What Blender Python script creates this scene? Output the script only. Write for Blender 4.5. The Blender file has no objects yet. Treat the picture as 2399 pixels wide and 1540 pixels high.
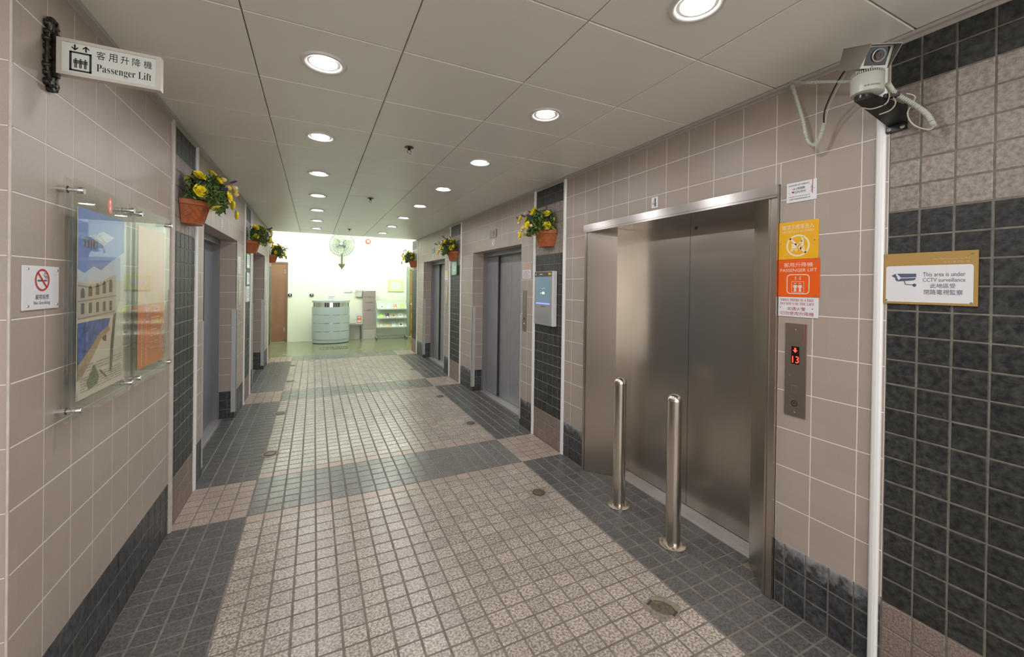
import bpy, bmesh, math, random
from mathutils import Matrix, Vector
random.seed(7)
S = bpy.context.scene
C = S.collection
PI = math.pi

# ------------------------------------------------------------------ camera
F_PX, CX, CY = 953.142, 1199.5, 674.36
YAW, PITCH, ROLL = .453, .005, .014
CAM = Vector((.4076, -3.3652, 1.6452))
_c, _s = math.cos(YAW), math.sin(YAW)
R0, F0, U0 = Vector((_c, -_s, 0)), Vector((_s, _c, 0)), Vector((0, 0, 1))
FW = F0*math.cos(PITCH) - U0*math.sin(PITCH)
U1 = U0*math.cos(PITCH) + F0*math.sin(PITCH)
RT = R0*math.cos(ROLL) + U1*math.sin(ROLL)
UP = U1*math.cos(ROLL) - R0*math.sin(ROLL)
cam = bpy.data.cameras.new('camera')
cam.sensor_width = 36; cam.sensor_fit = 'HORIZONTAL'; cam.lens = 36*F_PX/2399
cam.shift_y = -(770-CY)/2399; cam.clip_start = .02
co = bpy.data.objects.new('camera', cam); C.objects.link(co)
m = Matrix.Identity(4)
for i in range(3):
    m[i][0], m[i][1], m[i][2], m[i][3] = RT[i], UP[i], -FW[i], CAM[i]
co.matrix_world = m
S.camera = co
def project(p):
    d = Vector(p)-CAM
    z = max(d.dot(FW), .05)
    return CX+F_PX*d.dot(RT)/z, CY-F_PX*d.dot(UP)/z

# ------------------------------------------------------------------ world and exposure
W = bpy.data.worlds.new('world'); S.world = W; W.use_nodes = True
W.node_tree.nodes['Background'].inputs[0].default_value = (1, .985, .97, 1)
W.node_tree.nodes['Background'].inputs[1].default_value = 3.1
S.view_settings.view_transform = 'Standard'; S.view_settings.look = 'None'
S.view_settings.exposure = 0; S.view_settings.gamma = 1; S.view_settings.use_curve_mapping = False
LAMP = 150          # strength of the round ceiling downlights
TUBE = 92          # strength of the lobby fluorescent tubes

XW, XE, ZC = -.4318, 2.6155, 2.7093      # left wall, right wall, ceiling
TX, TY = .10893, .1                      # floor tile pitch
YB = 9.5                                 # back wall

# ------------------------------------------------------------------ materials
MATS = {}
def nt(name):
    mt = bpy.data.materials.new(name); mt.use_nodes = True
    MATS[name] = mt
    return mt, mt.node_tree, mt.node_tree.nodes['Principled BSDF']
def plain(name, col, rough=.5, metal=0., spec=.5, emit=0, var=0, bump=0, scale=60, alpha=None, coat=0):
    mt, t, b = nt(name); N, L = t.nodes, t.links
    b.inputs['Base Color'].default_value = (*col, 1)
    b.inputs['Roughness'].default_value = rough; b.inputs['Metallic'].default_value = metal
    b.inputs['Specular IOR Level'].default_value = spec
    if coat: b.inputs['Coat Weight'].default_value = coat; b.inputs['Coat Roughness'].default_value = .1
    if emit:
        b.inputs['Emission Color'].default_value = (*col, 1); b.inputs['Emission Strength'].default_value = emit
    if var or bump:
        g = N.new('ShaderNodeNewGeometry'); n = N.new('ShaderNodeTexNoise'); n.inputs['Scale'].default_value = scale
        n.inputs['Detail'].default_value = 4; L.new(g.outputs['Position'], n.inputs['Vector'])
        if var:
            r = N.new('ShaderNodeMapRange'); r.inputs[1].default_value = .3; r.inputs[2].default_value = .7
            r.inputs[3].default_value = 1-var; r.inputs[4].default_value = 1+var
            v = N.new('ShaderNodeVectorMath'); v.operation = 'SCALE'; v.inputs[0].default_value = col
            L.new(n.outputs['Fac'], r.inputs[0]); L.new(r.outputs[0], v.inputs['Scale']); L.new(v.outputs[0], b.inputs['Base Color'])
        if bump:
            u = N.new('ShaderNodeBump'); u.inputs['Strength'].default_value = bump; u.inputs['Distance'].default_value = .002
            L.new(n.outputs['Fac'], u.inputs['Height']); L.new(u.outputs[0], b.inputs['Normal'])
    return mt
def tile_mat(name, col, col2, scale, lo, hi, pitch, rough=.5, bump=.2, pervar=.08, spec=.5, stretch=(1, 1, 1), stain=None, coarse=.25):
    """speckled tile: two colours mixed by fine noise, each tile a little lighter or darker than the next"""
    mt, t, b = nt(name); N, L = t.nodes, t.links
    g = N.new('ShaderNodeNewGeometry')
    mp = N.new('ShaderNodeVectorMath'); mp.operation = 'MULTIPLY'; mp.inputs[1].default_value = stretch
    L.new(g.outputs['Position'], mp.inputs[0])
    n = N.new('ShaderNodeTexNoise'); n.inputs['Scale'].default_value = scale; n.inputs['Detail'].default_value = 5; n.inputs['Roughness'].default_value = .65
    L.new(mp.outputs[0], n.inputs['Vector'])
    r = N.new('ShaderNodeMapRange'); r.inputs[1].default_value = lo; r.inputs[2].default_value = hi
    L.new(n.outputs['Fac'], r.inputs[0])
    mx = N.new('ShaderNodeMix'); mx.data_type = 'RGBA'; mx.inputs[6].default_value = (*col, 1); mx.inputs[7].default_value = (*col2, 1)
    L.new(r.outputs[0], mx.inputs[0])
    sn = N.new('ShaderNodeVectorMath'); sn.operation = 'DIVIDE'; sn.inputs[1].default_value = pitch
    fl = N.new('ShaderNodeVectorMath'); fl.operation = 'FLOOR'
    wn = N.new('ShaderNodeTexWhiteNoise'); wn.noise_dimensions = '3D'
    L.new(g.outputs['Position'], sn.inputs[0]); L.new(sn.outputs[0], fl.inputs[0]); L.new(fl.outputs[0], wn.inputs['Vector'])
    r2 = N.new('ShaderNodeMapRange'); r2.inputs[3].default_value = 1-pervar; r2.inputs[4].default_value = 1+pervar
    L.new(wn.outputs['Value'], r2.inputs[0])
    # large soft dirt
    n3 = N.new('ShaderNodeTexNoise'); n3.inputs['Scale'].default_value = 1.7; n3.inputs['Detail'].default_value = 3
    L.new(g.outputs['Position'], n3.inputs['Vector'])
    r3 = N.new('ShaderNodeMapRange'); r3.inputs[1].default_value = .3; r3.inputs[2].default_value = .7
    r3.inputs[3].default_value = 1-coarse*.4; r3.inputs[4].default_value = 1+coarse*.4
    L.new(n3.outputs['Fac'], r3.inputs[0])
    mu = N.new('ShaderNodeMath'); mu.operation = 'MULTIPLY'; L.new(r2.outputs[0], mu.inputs[0]); L.new(r3.outputs[0], mu.inputs[1])
    sc = N.new('ShaderNodeVectorMath'); sc.operation = 'SCALE'
    L.new(mx.outputs[2], sc.inputs[0]); L.new(mu.outputs[0], sc.inputs['Scale'])
    out = sc.outputs[0]
    if stain:   # white lime stain creeping down from the top edge of the skirting
        sp = N.new('ShaderNodeSeparateXYZ'); L.new(g.outputs['Position'], sp.inputs[0])
        ns = N.new('ShaderNodeTexNoise'); ns.inputs['Scale'].default_value = 22; ns.inputs['Detail'].default_value = 5
        L.new(g.outputs['Position'], ns.inputs['Vector'])
        a = N.new('ShaderNodeMath'); a.operation = 'MULTIPLY_ADD'; a.inputs[1].default_value = .22; a.inputs[2].default_value = -.11
        L.new(ns.outputs['Fac'], a.inputs[0])
        ad = N.new('ShaderNodeMath'); ad.operation = 'ADD'; L.new(sp.outputs['Z'], ad.inputs[0]); L.new(a.outputs[0], ad.inputs[1])
        rr = N.new('ShaderNodeMapRange'); rr.inputs[1].default_value = stain[0]; rr.inputs[2].default_value = stain[1]; rr.inputs[4].default_value = .62
        L.new(ad.outputs[0], rr.inputs[0])
        mm = N.new('ShaderNodeMix'); mm.data_type = 'RGBA'; mm.inputs[7].default_value = (.5, .5, .53, 1)
        L.new(rr.outputs[0], mm.inputs[0]); L.new(out, mm.inputs[6]); out = mm.outputs[2]
    L.new(out, b.inputs['Base Color'])
    b.inputs['Roughness'].default_value = rough; b.inputs['Specular IOR Level'].default_value = spec
    if bump:
        u = N.new('ShaderNodeBump'); u.inputs['Strength'].default_value = bump; u.inputs['Distance'].default_value = .003
        L.new(n.outputs['Fac'], u.inputs['Height']); L.new(u.outputs[0], b.inputs['Normal'])
    return mt
WP = (.19, .19, .2); FP = (TX, TY, 5)
tile_mat('pink_tile', (.385, .32, .272), (.43, .36, .308), 260, .35, .65, WP, rough=.42, bump=.03, pervar=.025, coarse=.08)
tile_mat('floor_light', (.22, .185, .15), (.55, .485, .42), 85, .42, .58, FP, rough=.25, bump=.2, spec=.7, pervar=.10)
tile_mat('floor_pink', (.30, .225, .185), (.52, .42, .36), 85, .40, .60, FP, rough=.28, bump=.2, spec=.6, pervar=.09)
tile_mat('floor_dark', (.068, .065, .063), (.155, .15, .145), 70, .38, .64, FP, rough=.32, bump=.3, pervar=.10)
tile_mat('floor_band', (.115, .115, .105), (.25, .25, .23), 70, .38, .64, FP, rough=.25, bump=.25, spec=.7, pervar=.08)
SP = (.1, .1, .104)
tile_mat('stone_dark', (.011, .011, .011), (.062, .062, .059), 42, .36, .74, SP, rough=.46, bump=.8, pervar=.18)
tile_mat('stone_pink', (.17, .125, .105), (.33, .255, .22), 130, .40, .60, SP, rough=.55, bump=.45, pervar=.08)
tile_mat('stone_light', (.21, .175, .155), (.37, .32, .285), 60, .36, .64, SP, rough=.5, bump=.5, pervar=.07)
tile_mat('skirt_dark', (.026, .026, .029), (.10, .10, .108), 40, .38, .72, (.1, .1, .109), rough=.42, bump=.5, pervar=.2)
tile_mat('skirt_stained', (.026, .026, .029), (.10, .10, .108), 40, .38, .72, (.1, .1, .109), rough=.45, bump=.5, pervar=.2, stain=(.262, .345))
plain('wall_grout', (.80, .77, .74), .8)
plain('stone_grout', (.17, .16, .13), .85, var=.25, scale=30)
plain('floor_grout', (.205, .178, .15), .75, var=.25, scale=14)
plain('ceiling_panel', (.80, .775, .70), .33, var=.03, scale=300)
plain('ceiling_void', (.17, .15, .13), .8)
plain('white_trim', (.86, .86, .84), .28, spec=.6)
plain('beige_trim', (.56, .51, .46), .5, var=.1, scale=25)
plain('strip_metal', (.45, .42, .38), .4)
plain('guard_metal', (.56, .56, .55), .35, .3)
plain('white_paint', (.86, .88, .84), .6)
plain('cream_paint', (.88, .885, .76), .5)
plain('concrete', (.215, .225, .135), .2, var=.2, scale=3, spec=.6)
def brushed(name, col, rough, aniso=0.5, streak=(1100, 1100, 4)):
    mt, t, b = nt(name); N, L = t.nodes, t.links
    b.inputs['Base Color'].default_value = (*col, 1); b.inputs['Metallic'].default_value = 1
    g = N.new('ShaderNodeNewGeometry'); mp = N.new('ShaderNodeVectorMath'); mp.operation = 'MULTIPLY'; mp.inputs[1].default_value = streak
    n = N.new('ShaderNodeTexNoise'); n.inputs['Scale'].default_value = 1; n.inputs['Detail'].default_value = 3
    L.new(g.outputs['Position'], mp.inputs[0]); L.new(mp.outputs[0], n.inputs['Vector'])
    r = N.new('ShaderNodeMapRange'); r.inputs[3].default_value = rough*.93; r.inputs[4].default_value = rough*1.08
    L.new(n.outputs['Fac'], r.inputs[0]); L.new(r.outputs[0], b.inputs['Roughness'])
    n2 = N.new('ShaderNodeTexNoise'); n2.inputs['Scale'].default_value = 2.2; n2.inputs['Detail'].default_value = 1
    L.new(g.outputs['Position'], n2.inputs['Vector'])
    u = N.new('ShaderNodeBump'); u.inputs['Strength'].default_value = .08; u.inputs['Distance'].default_value = .03
    L.new(n2.outputs['Fac'], u.inputs['Height'])
    u2 = N.new('ShaderNodeBump'); u2.inputs['Strength'].default_value = .004; u2.inputs['Distance'].default_value = .001
    L.new(n.outputs['Fac'], u2.inputs['Height']); L.new(u.outputs[0], u2.inputs['Normal']); L.new(u2.outputs[0], b.inputs['Normal'])
    return mt
brushed('stainless', (.55, .505, .45), .26)
brushed('stainless_bright', (.62, .58, .55), .2)
brushed('bollard_steel', (.62, .57, .50), .22)
brushed('panel_steel', (.45, .41, .36), .33)
plain('sill_aluminium', (.60, .58, .58), .35, .7)
plain('door_grey', (.30, .29, .31), .38, .15, var=.06, scale=5)
plain('door_blue_grey', (.25, .27, .31), .4, .15, var=.06, scale=5)
plain('frame_grey', (.25, .245, .245), .4, .3)
plain('edge_dark', (.06, .055, .055), .5)
plain('chrome', (.75, .75, .75), .12, 1)
plain('black', (.012, .012, .012), .4)
plain('black_metal', (.02, .02, .02), .3, .4, var=.3, scale=40)
plain('bronze', (.03, .027, .018), .35, .6, var=.5, scale=60, bump=.5)
plain('sign_face', (.60, .62, .57), .35)
plain('sign_frame', (.55, .52, .46), .4, .4)
plain('white_plate', (.78, .77, .79), .3)
plain('yellow_plate', (.85, .44, .015), .3)
plain('orange_plate', (.84, .115, .008), .3)
plain('pale_print', (.86, .72, .62), .4)
plain('cream_print', (.86, .74, .48), .4)
plain('red_print', (.55, .03, .03), .4)
plain('maroon_print', (.42, .07, .09), .4)
plain('navy_print', (.10, .12, .19), .4)
plain('gold_plate', (.44, .275, .085), .35)
plain('gold_print', (.62, .48, .26), .4)
plain('led_red', (1, .035, .02), .4, emit=5)
plain('led_dull', (.55, .05, .04), .4, emit=.5)
plain('screen_black', (.012, .004, .004), .2)
plain('grey_print', (.2, .2, .2), .5)
plain('orange_print', (.75, .2, .07), .4)
plain('poster_cream', (.66, .60, .48), .5)
plain('poster_blue', (.16, .27, .62), .5)
plain('poster_cloud', (.55, .62, .75), .5)
plain('poster_stone', (.52, .47, .40), .5)
plain('poster_stone_dark', (.30, .26, .22), .5)
plain('poster_shadow', (.13, .12, .10), .5)
plain('poster_pool', (.06, .12, .38), .5, var=.45, scale=40)
plain('poster_green', (.12, .17, .06), .5, var=.6, scale=90)
plain('poster_tan', (.42, .31, .18), .5, var=.2, scale=50)
plain('poster_orange', (.72, .20, .055), .5)
plain('poster_orange_washed', (.80, .55, .40), .5)
plain('terracotta', (.42, .12, .035), .45, var=.12, scale=25)
plain('petal_yellow', (.95, .80, .03), .5)
plain('petal_gold', (.75, .50, .01), .5)
plain('ball_cream', (.62, .58, .33), .7)
plain('ball_yellow', (.66, .50, .16), .7)
plain('purple_flower', (.07, .055, .22), .6)
plain('mauve_flower', (.16, .09, .09), .7)
plain('leaf_green', (.085, .14, .03), .5, var=.5, scale=30)
plain('leaf_light', (.22, .31, .09), .5, var=.3, scale=30)
plain('leaf_yellow', (.45, .42, .05), .5, var=.3, scale=30)
plain('camera_grey', (.46, .46, .41), .4)
plain('camera_case', (.25, .225, .19), .45)
plain('camera_white', (.62, .63, .56), .45)
plain('hose_grey', (.52, .54, .46), .5)
plain('cable_cream', (.55, .50, .36), .5)
plain('dark_glass', (.015, .016, .018), .06, spec=.25)
plain('silver_plastic', (.42, .42, .42), .35, .3)
plain('silver_edge', (.72, .74, .72), .3, .1)
plain('screen_blue', (.12, .19, .23), .12, emit=.75)
plain('screen_line', (.25, .3, .95), .3, emit=1.2)
plain('screen_glow', (.75, .72, .5), .3, emit=.9)
plain('brown_plate', (.10, .085, .07), .3)
plain('yellow_print', (.8, .6, .05), .4)
plain('green_edge', (.03, .22, .07), .4)
plain('pale_green_plate', (.30, .48, .37), .35)
plain('door_brown', (.22, .105, .06), .45, var=.08, scale=6)
plain('door_frame_brown', (.17, .09, .065), .5)
plain('door_tan', (.33, .20, .05), .45, var=.15, scale=8)
plain('frame_green', (.33, .40, .31), .45)
plain('counter_grey', (.44, .50, .52), .42)
plain('mirror_strip', (.62, .62, .58), .05, 1)
plain('fan_metal', (.13, .14, .085), .4, .3)
plain('fan_blade', (.45, .48, .38), .45)
plain('bell_red', (.75, .10, .03), .35)
plain('rack_green', (.48, .55, .46), .4)
plain('lime_print', (.45, .72, .04), .4)
plain('purple_print', (.13, .03, .14), .4)
plain('sand_print', (.62, .52, .30), .4)
plain('sky_print', (.25, .5, .85), .4)
plain('skin_print', (.62, .45, .33), .4)
plain('yellow_board', (.72, .76, .40), .4)
plain('cap_metal', (.17, .145, .105), .45, .4, var=.4, scale=60)
plain('mortar', (.27, .225, .18), .8, var=.3, scale=40)
plain('copper', (.16, .07, .03), .4, .7)
plain('lamp_ring', (.72, .70, .66), .35, .2)
plain('tape_yellow', (.75, .50, .03), .4)
plain('grating', (.16, .16, .11), .5, .4)
def emitter(name, col, st):
    mt, t, b = nt(name)
    b.inputs['Base Color'].default_value = (.8, .8, .8, 1)
    b.inputs['Emission Color'].default_value = (*col, 1); b.inputs['Emission Strength'].default_value = st
emitter('lamp_glow', (1, .985, 1.0), LAMP)
emitter('tube_glow', (.90, 1.0, .84), TUBE)
def acrylic(name, tint, gloss):
    mt = bpy.data.materials.new(name); mt.use_nodes = True; MATS[name] = mt
    t = mt.node_tree; N, L = t.nodes, t.links; N.clear()
    o = N.new('ShaderNodeOutputMaterial'); tr = N.new('ShaderNodeBsdfTransparent'); gl = N.new('ShaderNodeBsdfGlossy'); df = N.new('ShaderNodeBsdfDiffuse')
    fr = N.new('ShaderNodeFresnel'); fr.inputs[0].default_value = 1.6
    tr.inputs[0].default_value = (*tint, 1); gl.inputs['Roughness'].default_value = gloss; df.inputs[0].default_value = (.62, .66, .60, 1)
    m0 = N.new('ShaderNodeMixShader'); m0.inputs[0].default_value = .03
    L.new(tr.outputs[0], m0.inputs[1]); L.new(df.outputs[0], m0.inputs[2])
    m1 = N.new('ShaderNodeMixShader'); gb = N.new('ShaderNodeNewGeometry'); iv = N.new('ShaderNodeMath'); iv.operation = 'SUBTRACT'; iv.inputs[0].default_value = 1; L.new(gb.outputs['Backfacing'], iv.inputs[1]); mf = N.new('ShaderNodeMath'); mf.operation = 'MULTIPLY'; L.new(fr.outputs[0], mf.inputs[0]); L.new(iv.outputs[0], mf.inputs[1]); L.new(mf.outputs[0], m1.inputs[0]); L.new(m0.outputs[0], m1.inputs[1]); L.new(gl.outputs[0], m1.inputs[2])
    L.new(m1.outputs[0], o.inputs[0])
acrylic('acrylic', (.985, .99, .98), .015)

# ------------------------------------------------------------------ building blocks
class MB:
    """collects shapes and links them as one mesh object"""
    def __init__(s): s.v, s.f, s.sm = [], [], []
    def add(s, vs, fs, smooth=False, M=None):
        b = len(s.v)
        s.v += [tuple((M @ Vector(p)) if M else p) for p in vs]
        s.f += [tuple(i+b for i in f) for f in fs]; s.sm += [smooth]*len(fs)
        return s
    def box(s, x0, x1, y0, y1, z0, z1, M=None, bev=0):
        if x0 > x1: x0, x1 = x1, x0
        if y0 > y1: y0, y1 = y1, y0
        if z0 > z1: z0, z1 = z1, z0
        if bev:
            bm = bmesh.new(); bmesh.ops.create_cube(bm, size=1)
            for v in bm.verts: v.co = Vector(((x0+x1)/2+v.co.x*(x1-x0), (y0+y1)/2+v.co.y*(y1-y0), (z0+z1)/2+v.co.z*(z1-z0)))
            bmesh.ops.bevel(bm, geom=bm.edges[:], offset=bev, segments=2, affect='EDGES', clamp_overlap=True)
            bm.verts.index_update()
            vs = [v.co[:] for v in bm.verts]; fs = [[v.index for v in f.verts] for f in bm.faces]; bm.free()
            return s.add(vs, fs, False, M)
        vs = [(x, y, z) for z in (z0, z1) for y in (y0, y1) for x in (x0, x1)]
        return s.add(vs, [(0, 2, 3, 1), (4, 5, 7, 6), (0, 1, 5, 4), (2, 6, 7, 3), (0, 4, 6, 2), (1, 3, 7, 5)], False, M)
    def prism(s, pts, z0, z1, M=None):
        n = len(pts)
        vs = [(x, y, z0) for x, y in pts]+[(x, y, z1) for x, y in pts]
        fs = [tuple(range(n))[::-1], tuple(range(n, 2*n))]+[(i, (i+1) % n, n+(i+1) % n, n+i) for i in range(n)]
        return s.add(vs, fs, False, M)
    def flat(s, pts, z=0., M=None):
        return s.add([(x, y, z) for x, y in pts], [tuple(range(len(pts)))], False, M)
    def rect(s, x0, x1, y0, y1, z=0.): return s.flat([(x0, y0), (x1, y0), (x1, y1), (x0, y1)], z)
    def disc(s, x, y, r, z=0., n=24, ry=None): return s.flat([(x+r*math.cos(2*PI*i/n), y+(ry or r)*math.sin(2*PI*i/n)) for i in range(n)], z)
    def ring(s, x, y, r0, r1, z=0., n=32):
        vs = [(x+r*math.cos(2*PI*i/n), y+r*math.sin(2*PI*i/n), z) for r in (r0, r1) for i in range(n)]
        return s.add(vs, [(i, (i+1) % n, n+(i+1) % n, n+i)[::-1] for i in range(n)])
    def bar(s, x0, y0, x1, y1, w, z=0.):
        d = Vector((x1-x0, y1-y0)); d.normalize(); p = Vector((-d.y, d.x))*w/2
        return s.flat([(x0-p.x, y0-p.y), (x1-p.x, y1-p.y), (x1+p.x, y1+p.y), (x0+p.x, y0+p.y)], z)
    def lathe(s, prof, M=None, n=24, a0=0, a1=2*PI):
        full = abs(a1-a0-2*PI) < 1e-6; k = n if full else n+1
        for (r0, z0), (r1, z1) in zip(prof, prof[1:]):
            vs = [(r*math.cos(a0+(a1-a0)*i/n), r*math.sin(a0+(a1-a0)*i/n), z) for r, z in ((r0, z0), (r1, z1)) for i in range(k)]
            s.add(vs, [(i, (i+1) % k, k+(i+1) % k, k+i) for i in range(n)], True, M)
        return s
    def tube(s, path, r, n=8, M=None, cap=True):
        P = [Vector(p) for p in path]; vs = []; fs = []
        up = Vector((0, 0, 1))
        for i, p in enumerate(P):
            d = (P[min(i+1, len(P)-1)]-P[max(i-1, 0)]).normalized()
            a = d.cross(up if abs(d.dot(up)) < .95 else Vector((1, 0, 0))).normalized(); b = d.cross(a)
            rr = r[i] if isinstance(r, (list, tuple)) else r
            vs += [tuple(p+(a*math.cos(2*PI*k/n)+b*math.sin(2*PI*k/n))*rr) for k in range(n)]
        for i in range(len(P)-1):
            fs += [(i*n+k, i*n+(k+1) % n, (i+1)*n+(k+1) % n, (i+1)*n+k) for k in range(n)]
        s.add(vs, fs, True, M)
        if cap:
            s.add(vs[:n], [tuple(range(n))], False, M); s.add(vs[-n:], [tuple(range(n))], False, M)
        return s
    def mesh(s, name, mat):
        me = bpy.data.meshes.new(name); me.from_pydata(s.v, [], s.f)
        me.polygons.foreach_set('use_smooth', s.sm); me.update()
        me.materials.append(MATS[mat] if isinstance(mat, str) else mat)
        bm = bmesh.new(); bm.from_mesh(me); bmesh.ops.remove_doubles(bm, verts=bm.verts[:], dist=1e-5) if any(s.sm) else None
        bmesh.ops.recalc_face_normals(bm, faces=bm.faces[:]); bm.to_mesh(me); bm.free()
        if any(s.sm): me.set_sharp_from_angle(angle=math.radians(38))
        return me
    def build(s, name, mat, parent=None): return link(name, s.mesh(name, mat), parent)
def link(name, me, parent=None, loc=None):
    o = bpy.data.objects.new(name, me); C.objects.link(o)
    if parent: o.parent = parent
    if loc is not None: o.location = loc
    return o
def tag(o, label, cat, group=None):
    o['label'] = label; o['category'] = cat
    if group: o['group'] = group
    return o
def thing(name, label, cat, loc=(0, 0, 0), rz=0, group=None):
    o = bpy.data.objects.new(name, None); C.objects.link(o); o.empty_display_size = .05
    o.location = loc; o.rotation_euler = (0, 0, rz)
    return tag(o, label, cat, group)
def struct(o, label=None):
    o['kind'] = 'structure'
    if label: o['label'] = label
    return o
def wallm(side, a, z, off=0.):
    """frame on a wall: local x = to the viewer's right, y = up, z = out of the wall"""
    if side == 'R': u, n, p = (0, -1, 0), (-1, 0, 0), (XE-off, a, z)
    elif side == 'L': u, n, p = (0, 1, 0), (1, 0, 0), (XW+off, a, z)
    else: u, n, p = (1, 0, 0), (0, -1, 0), (a, YB-off, z)
    M = Matrix.Identity(4)
    for i in range(3): M[i][0], M[i][1], M[i][2], M[i][3] = u[i], (0, 0, 1)[i], n[i], p[i]
    return M
def onwall(name, label, cat, side, a, z, off=0., group=None):
    o = bpy.data.objects.new(name, None); C.objects.link(o); o.empty_display_size = .05
    o.matrix_world = wallm(side, a, z, off)
    return tag(o, label, cat, group)
# lettering
_tc = {}
def glyphs(txt):
    if txt not in _tc:
        c = bpy.data.curves.new('t', 'FONT'); c.body = txt; c.resolution_u = 2
        if ord(txt[0]) > 0x1D3FF: c.offset = -.0065
        o = bpy.data.objects.new('t', c); C.objects.link(o)
        dg = bpy.context.evaluated_depsgraph_get(); dg.update()
        me = bpy.data.meshes.new_from_object(o.evaluated_get(dg))
        _tc[txt] = ([v.co[:2] for v in me.vertices], [tuple(p.vertices) for p in me.polygons])
        bpy.data.objects.remove(o); bpy.data.curves.remove(c); bpy.data.meshes.remove(me)
    return _tc[txt]
def serif(t):
    o = ''
    for ch in t:
        if 'A' <= ch <= 'Z': o += chr(0x1D400+ord(ch)-65)
        elif 'a' <= ch <= 'z': o += chr(0x1D41A+ord(ch)-97)
        elif '0' <= ch <= '9': o += chr(0x1D7CE+ord(ch)-48)
        else: o += ch
    return o
def write(mb, txt, x0, x1, y0, y1, z=.0005):
    v, f = glyphs(txt)
    xs = [p[0] for p in v]; ys = [p[1] for p in v]
    a, b, c, d = min(xs), max(xs), min(ys), max(ys)
    mb.add([(x0+(p[0]-a)/(b-a)*(x1-x0), y0+(p[1]-c)/(d-c)*(y1-y0), z) for p in v], f)
    return mb
def dashes(mb, x0, x1, y, h, z, fill=.8, seed=1):
    rnd = random.Random(seed); x = x0
    while x < x1:
        w = rnd.uniform(.6, 3.2)*h
        if rnd.random() < fill: mb.rect(x, min(x+w, x1), y-h/2, y+h/2, z)
        x += w+.5*h
    return mb

# tiles
_tm = {}
def tile_data(w, h, t, ch):
    vs = [(-w/2, -h/2, -t), (w/2, -h/2, -t), (w/2, h/2, -t), (-w/2, h/2, -t)]
    vs += [(x, y, -ch) for x, y, _ in vs[:4]]
    i = ch*1.2
    vs += [(-w/2+i, -h/2+i, 0), (w/2-i, -h/2+i, 0), (w/2-i, h/2-i, 0), (-w/2+i, h/2-i, 0)]
    fs = [(8, 9, 10, 11)]
    for k in range(4):
        j = (k+1) % 4; fs += [(k, j, 4+j, 4+k), (4+k, 4+j, 8+j, 8+k)]
    return vs, fs
def tile_mesh(w, h, t, ch, mat):
    k = (round(w, 4), round(h, 4), t, ch, mat)
    if k not in _tm:
        me = bpy.data.meshes.new('tile'); vs, fs = tile_data(w, h, t, ch); me.from_pydata(vs, [], fs); me.materials.append(MATS[mat]); me.update()
        _tm[k] = me
    return _tm[k]
def lay(tiles, name, parent, limit=300, small=8., t=.006, ch=.0012):
    """tiles: (Matrix, w, h, material). The largest in view become objects, the rest one joined part per material"""
    sc = []
    for i, (M, w, h, mat) in enumerate(tiles):
        P = [project(M @ Vector((a*w/2, b*h/2, 0))) for a, b in ((-1, -1), (1, -1), (1, 1), (-1, 1))]
        ar = abs(sum(P[k][0]*P[(k+1) % 4][1]-P[(k+1) % 4][0]*P[k][1] for k in range(4)))/2
        front = (M.translation-CAM).dot(FW) > .25
        xs = [p[0] for p in P]; ys = [p[1] for p in P]
        inn = max(xs) > 0 and min(xs) < 2399 and max(ys) > 0 and min(ys) < 1540
        d = min(math.hypot(P[0][0]-P[1][0], P[0][1]-P[1][1]), math.hypot(P[1][0]-P[2][0], P[1][1]-P[2][1]))
        sc.append((ar if (front and inn and d >= small) else 0, i))
    sc.sort(reverse=True)
    keep = {i for a, i in sc[:limit] if a > 0}
    rest = {}
    for i, (M, w, h, mat) in enumerate(tiles):
        if i in keep:
            o = link(name, tile_mesh(w, h, t, ch, mat), parent); o.matrix_local = M
        else:
            vs, fs = tile_data(w, h, t, ch); rest.setdefault(mat, MB()).add(vs, fs, False, M)
    for mat, mb in rest.items():
        me = bpy.data.meshes.new(name); me.from_pydata(mb.v, [], mb.f); me.materials.append(MATS[mat]); me.update()
        o = link(name+'_field', me, parent); o['kind'] = 'stuff'
def jit(M, a=.0025, d=.0005):
    return M @ Matrix.Translation((0, 0, random.uniform(-d, 0))) @ Matrix.Rotation(random.uniform(-a, a), 4, 'X') @ Matrix.Rotation(random.uniform(-a, a), 4, 'Y')

# ================================================================== STRUCTURE
PIL = [(-3.1, -2.5), (0., .6), (3.12, 3.72), (6.3, 6.9)]
PILL = [(0., .6), (3.08, 3.67), (6.2, 6.9)]
OPR = [(-2.05, -.35, 2.198), (.93, 2.56, 2.14), (4.07, 5.70, 2.14)]       # lift openings, right wall
OPL = [(.87, 2.52, 2.14), (3.98, 5.58, 2.14)]                            # left wall
GD = .005   # grout sits this far behind the tile faces
SK = .327   # skirting height
RD = .17    # depth of the tiled reveals

YL = -1.569   # where the left wall turns away
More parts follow.
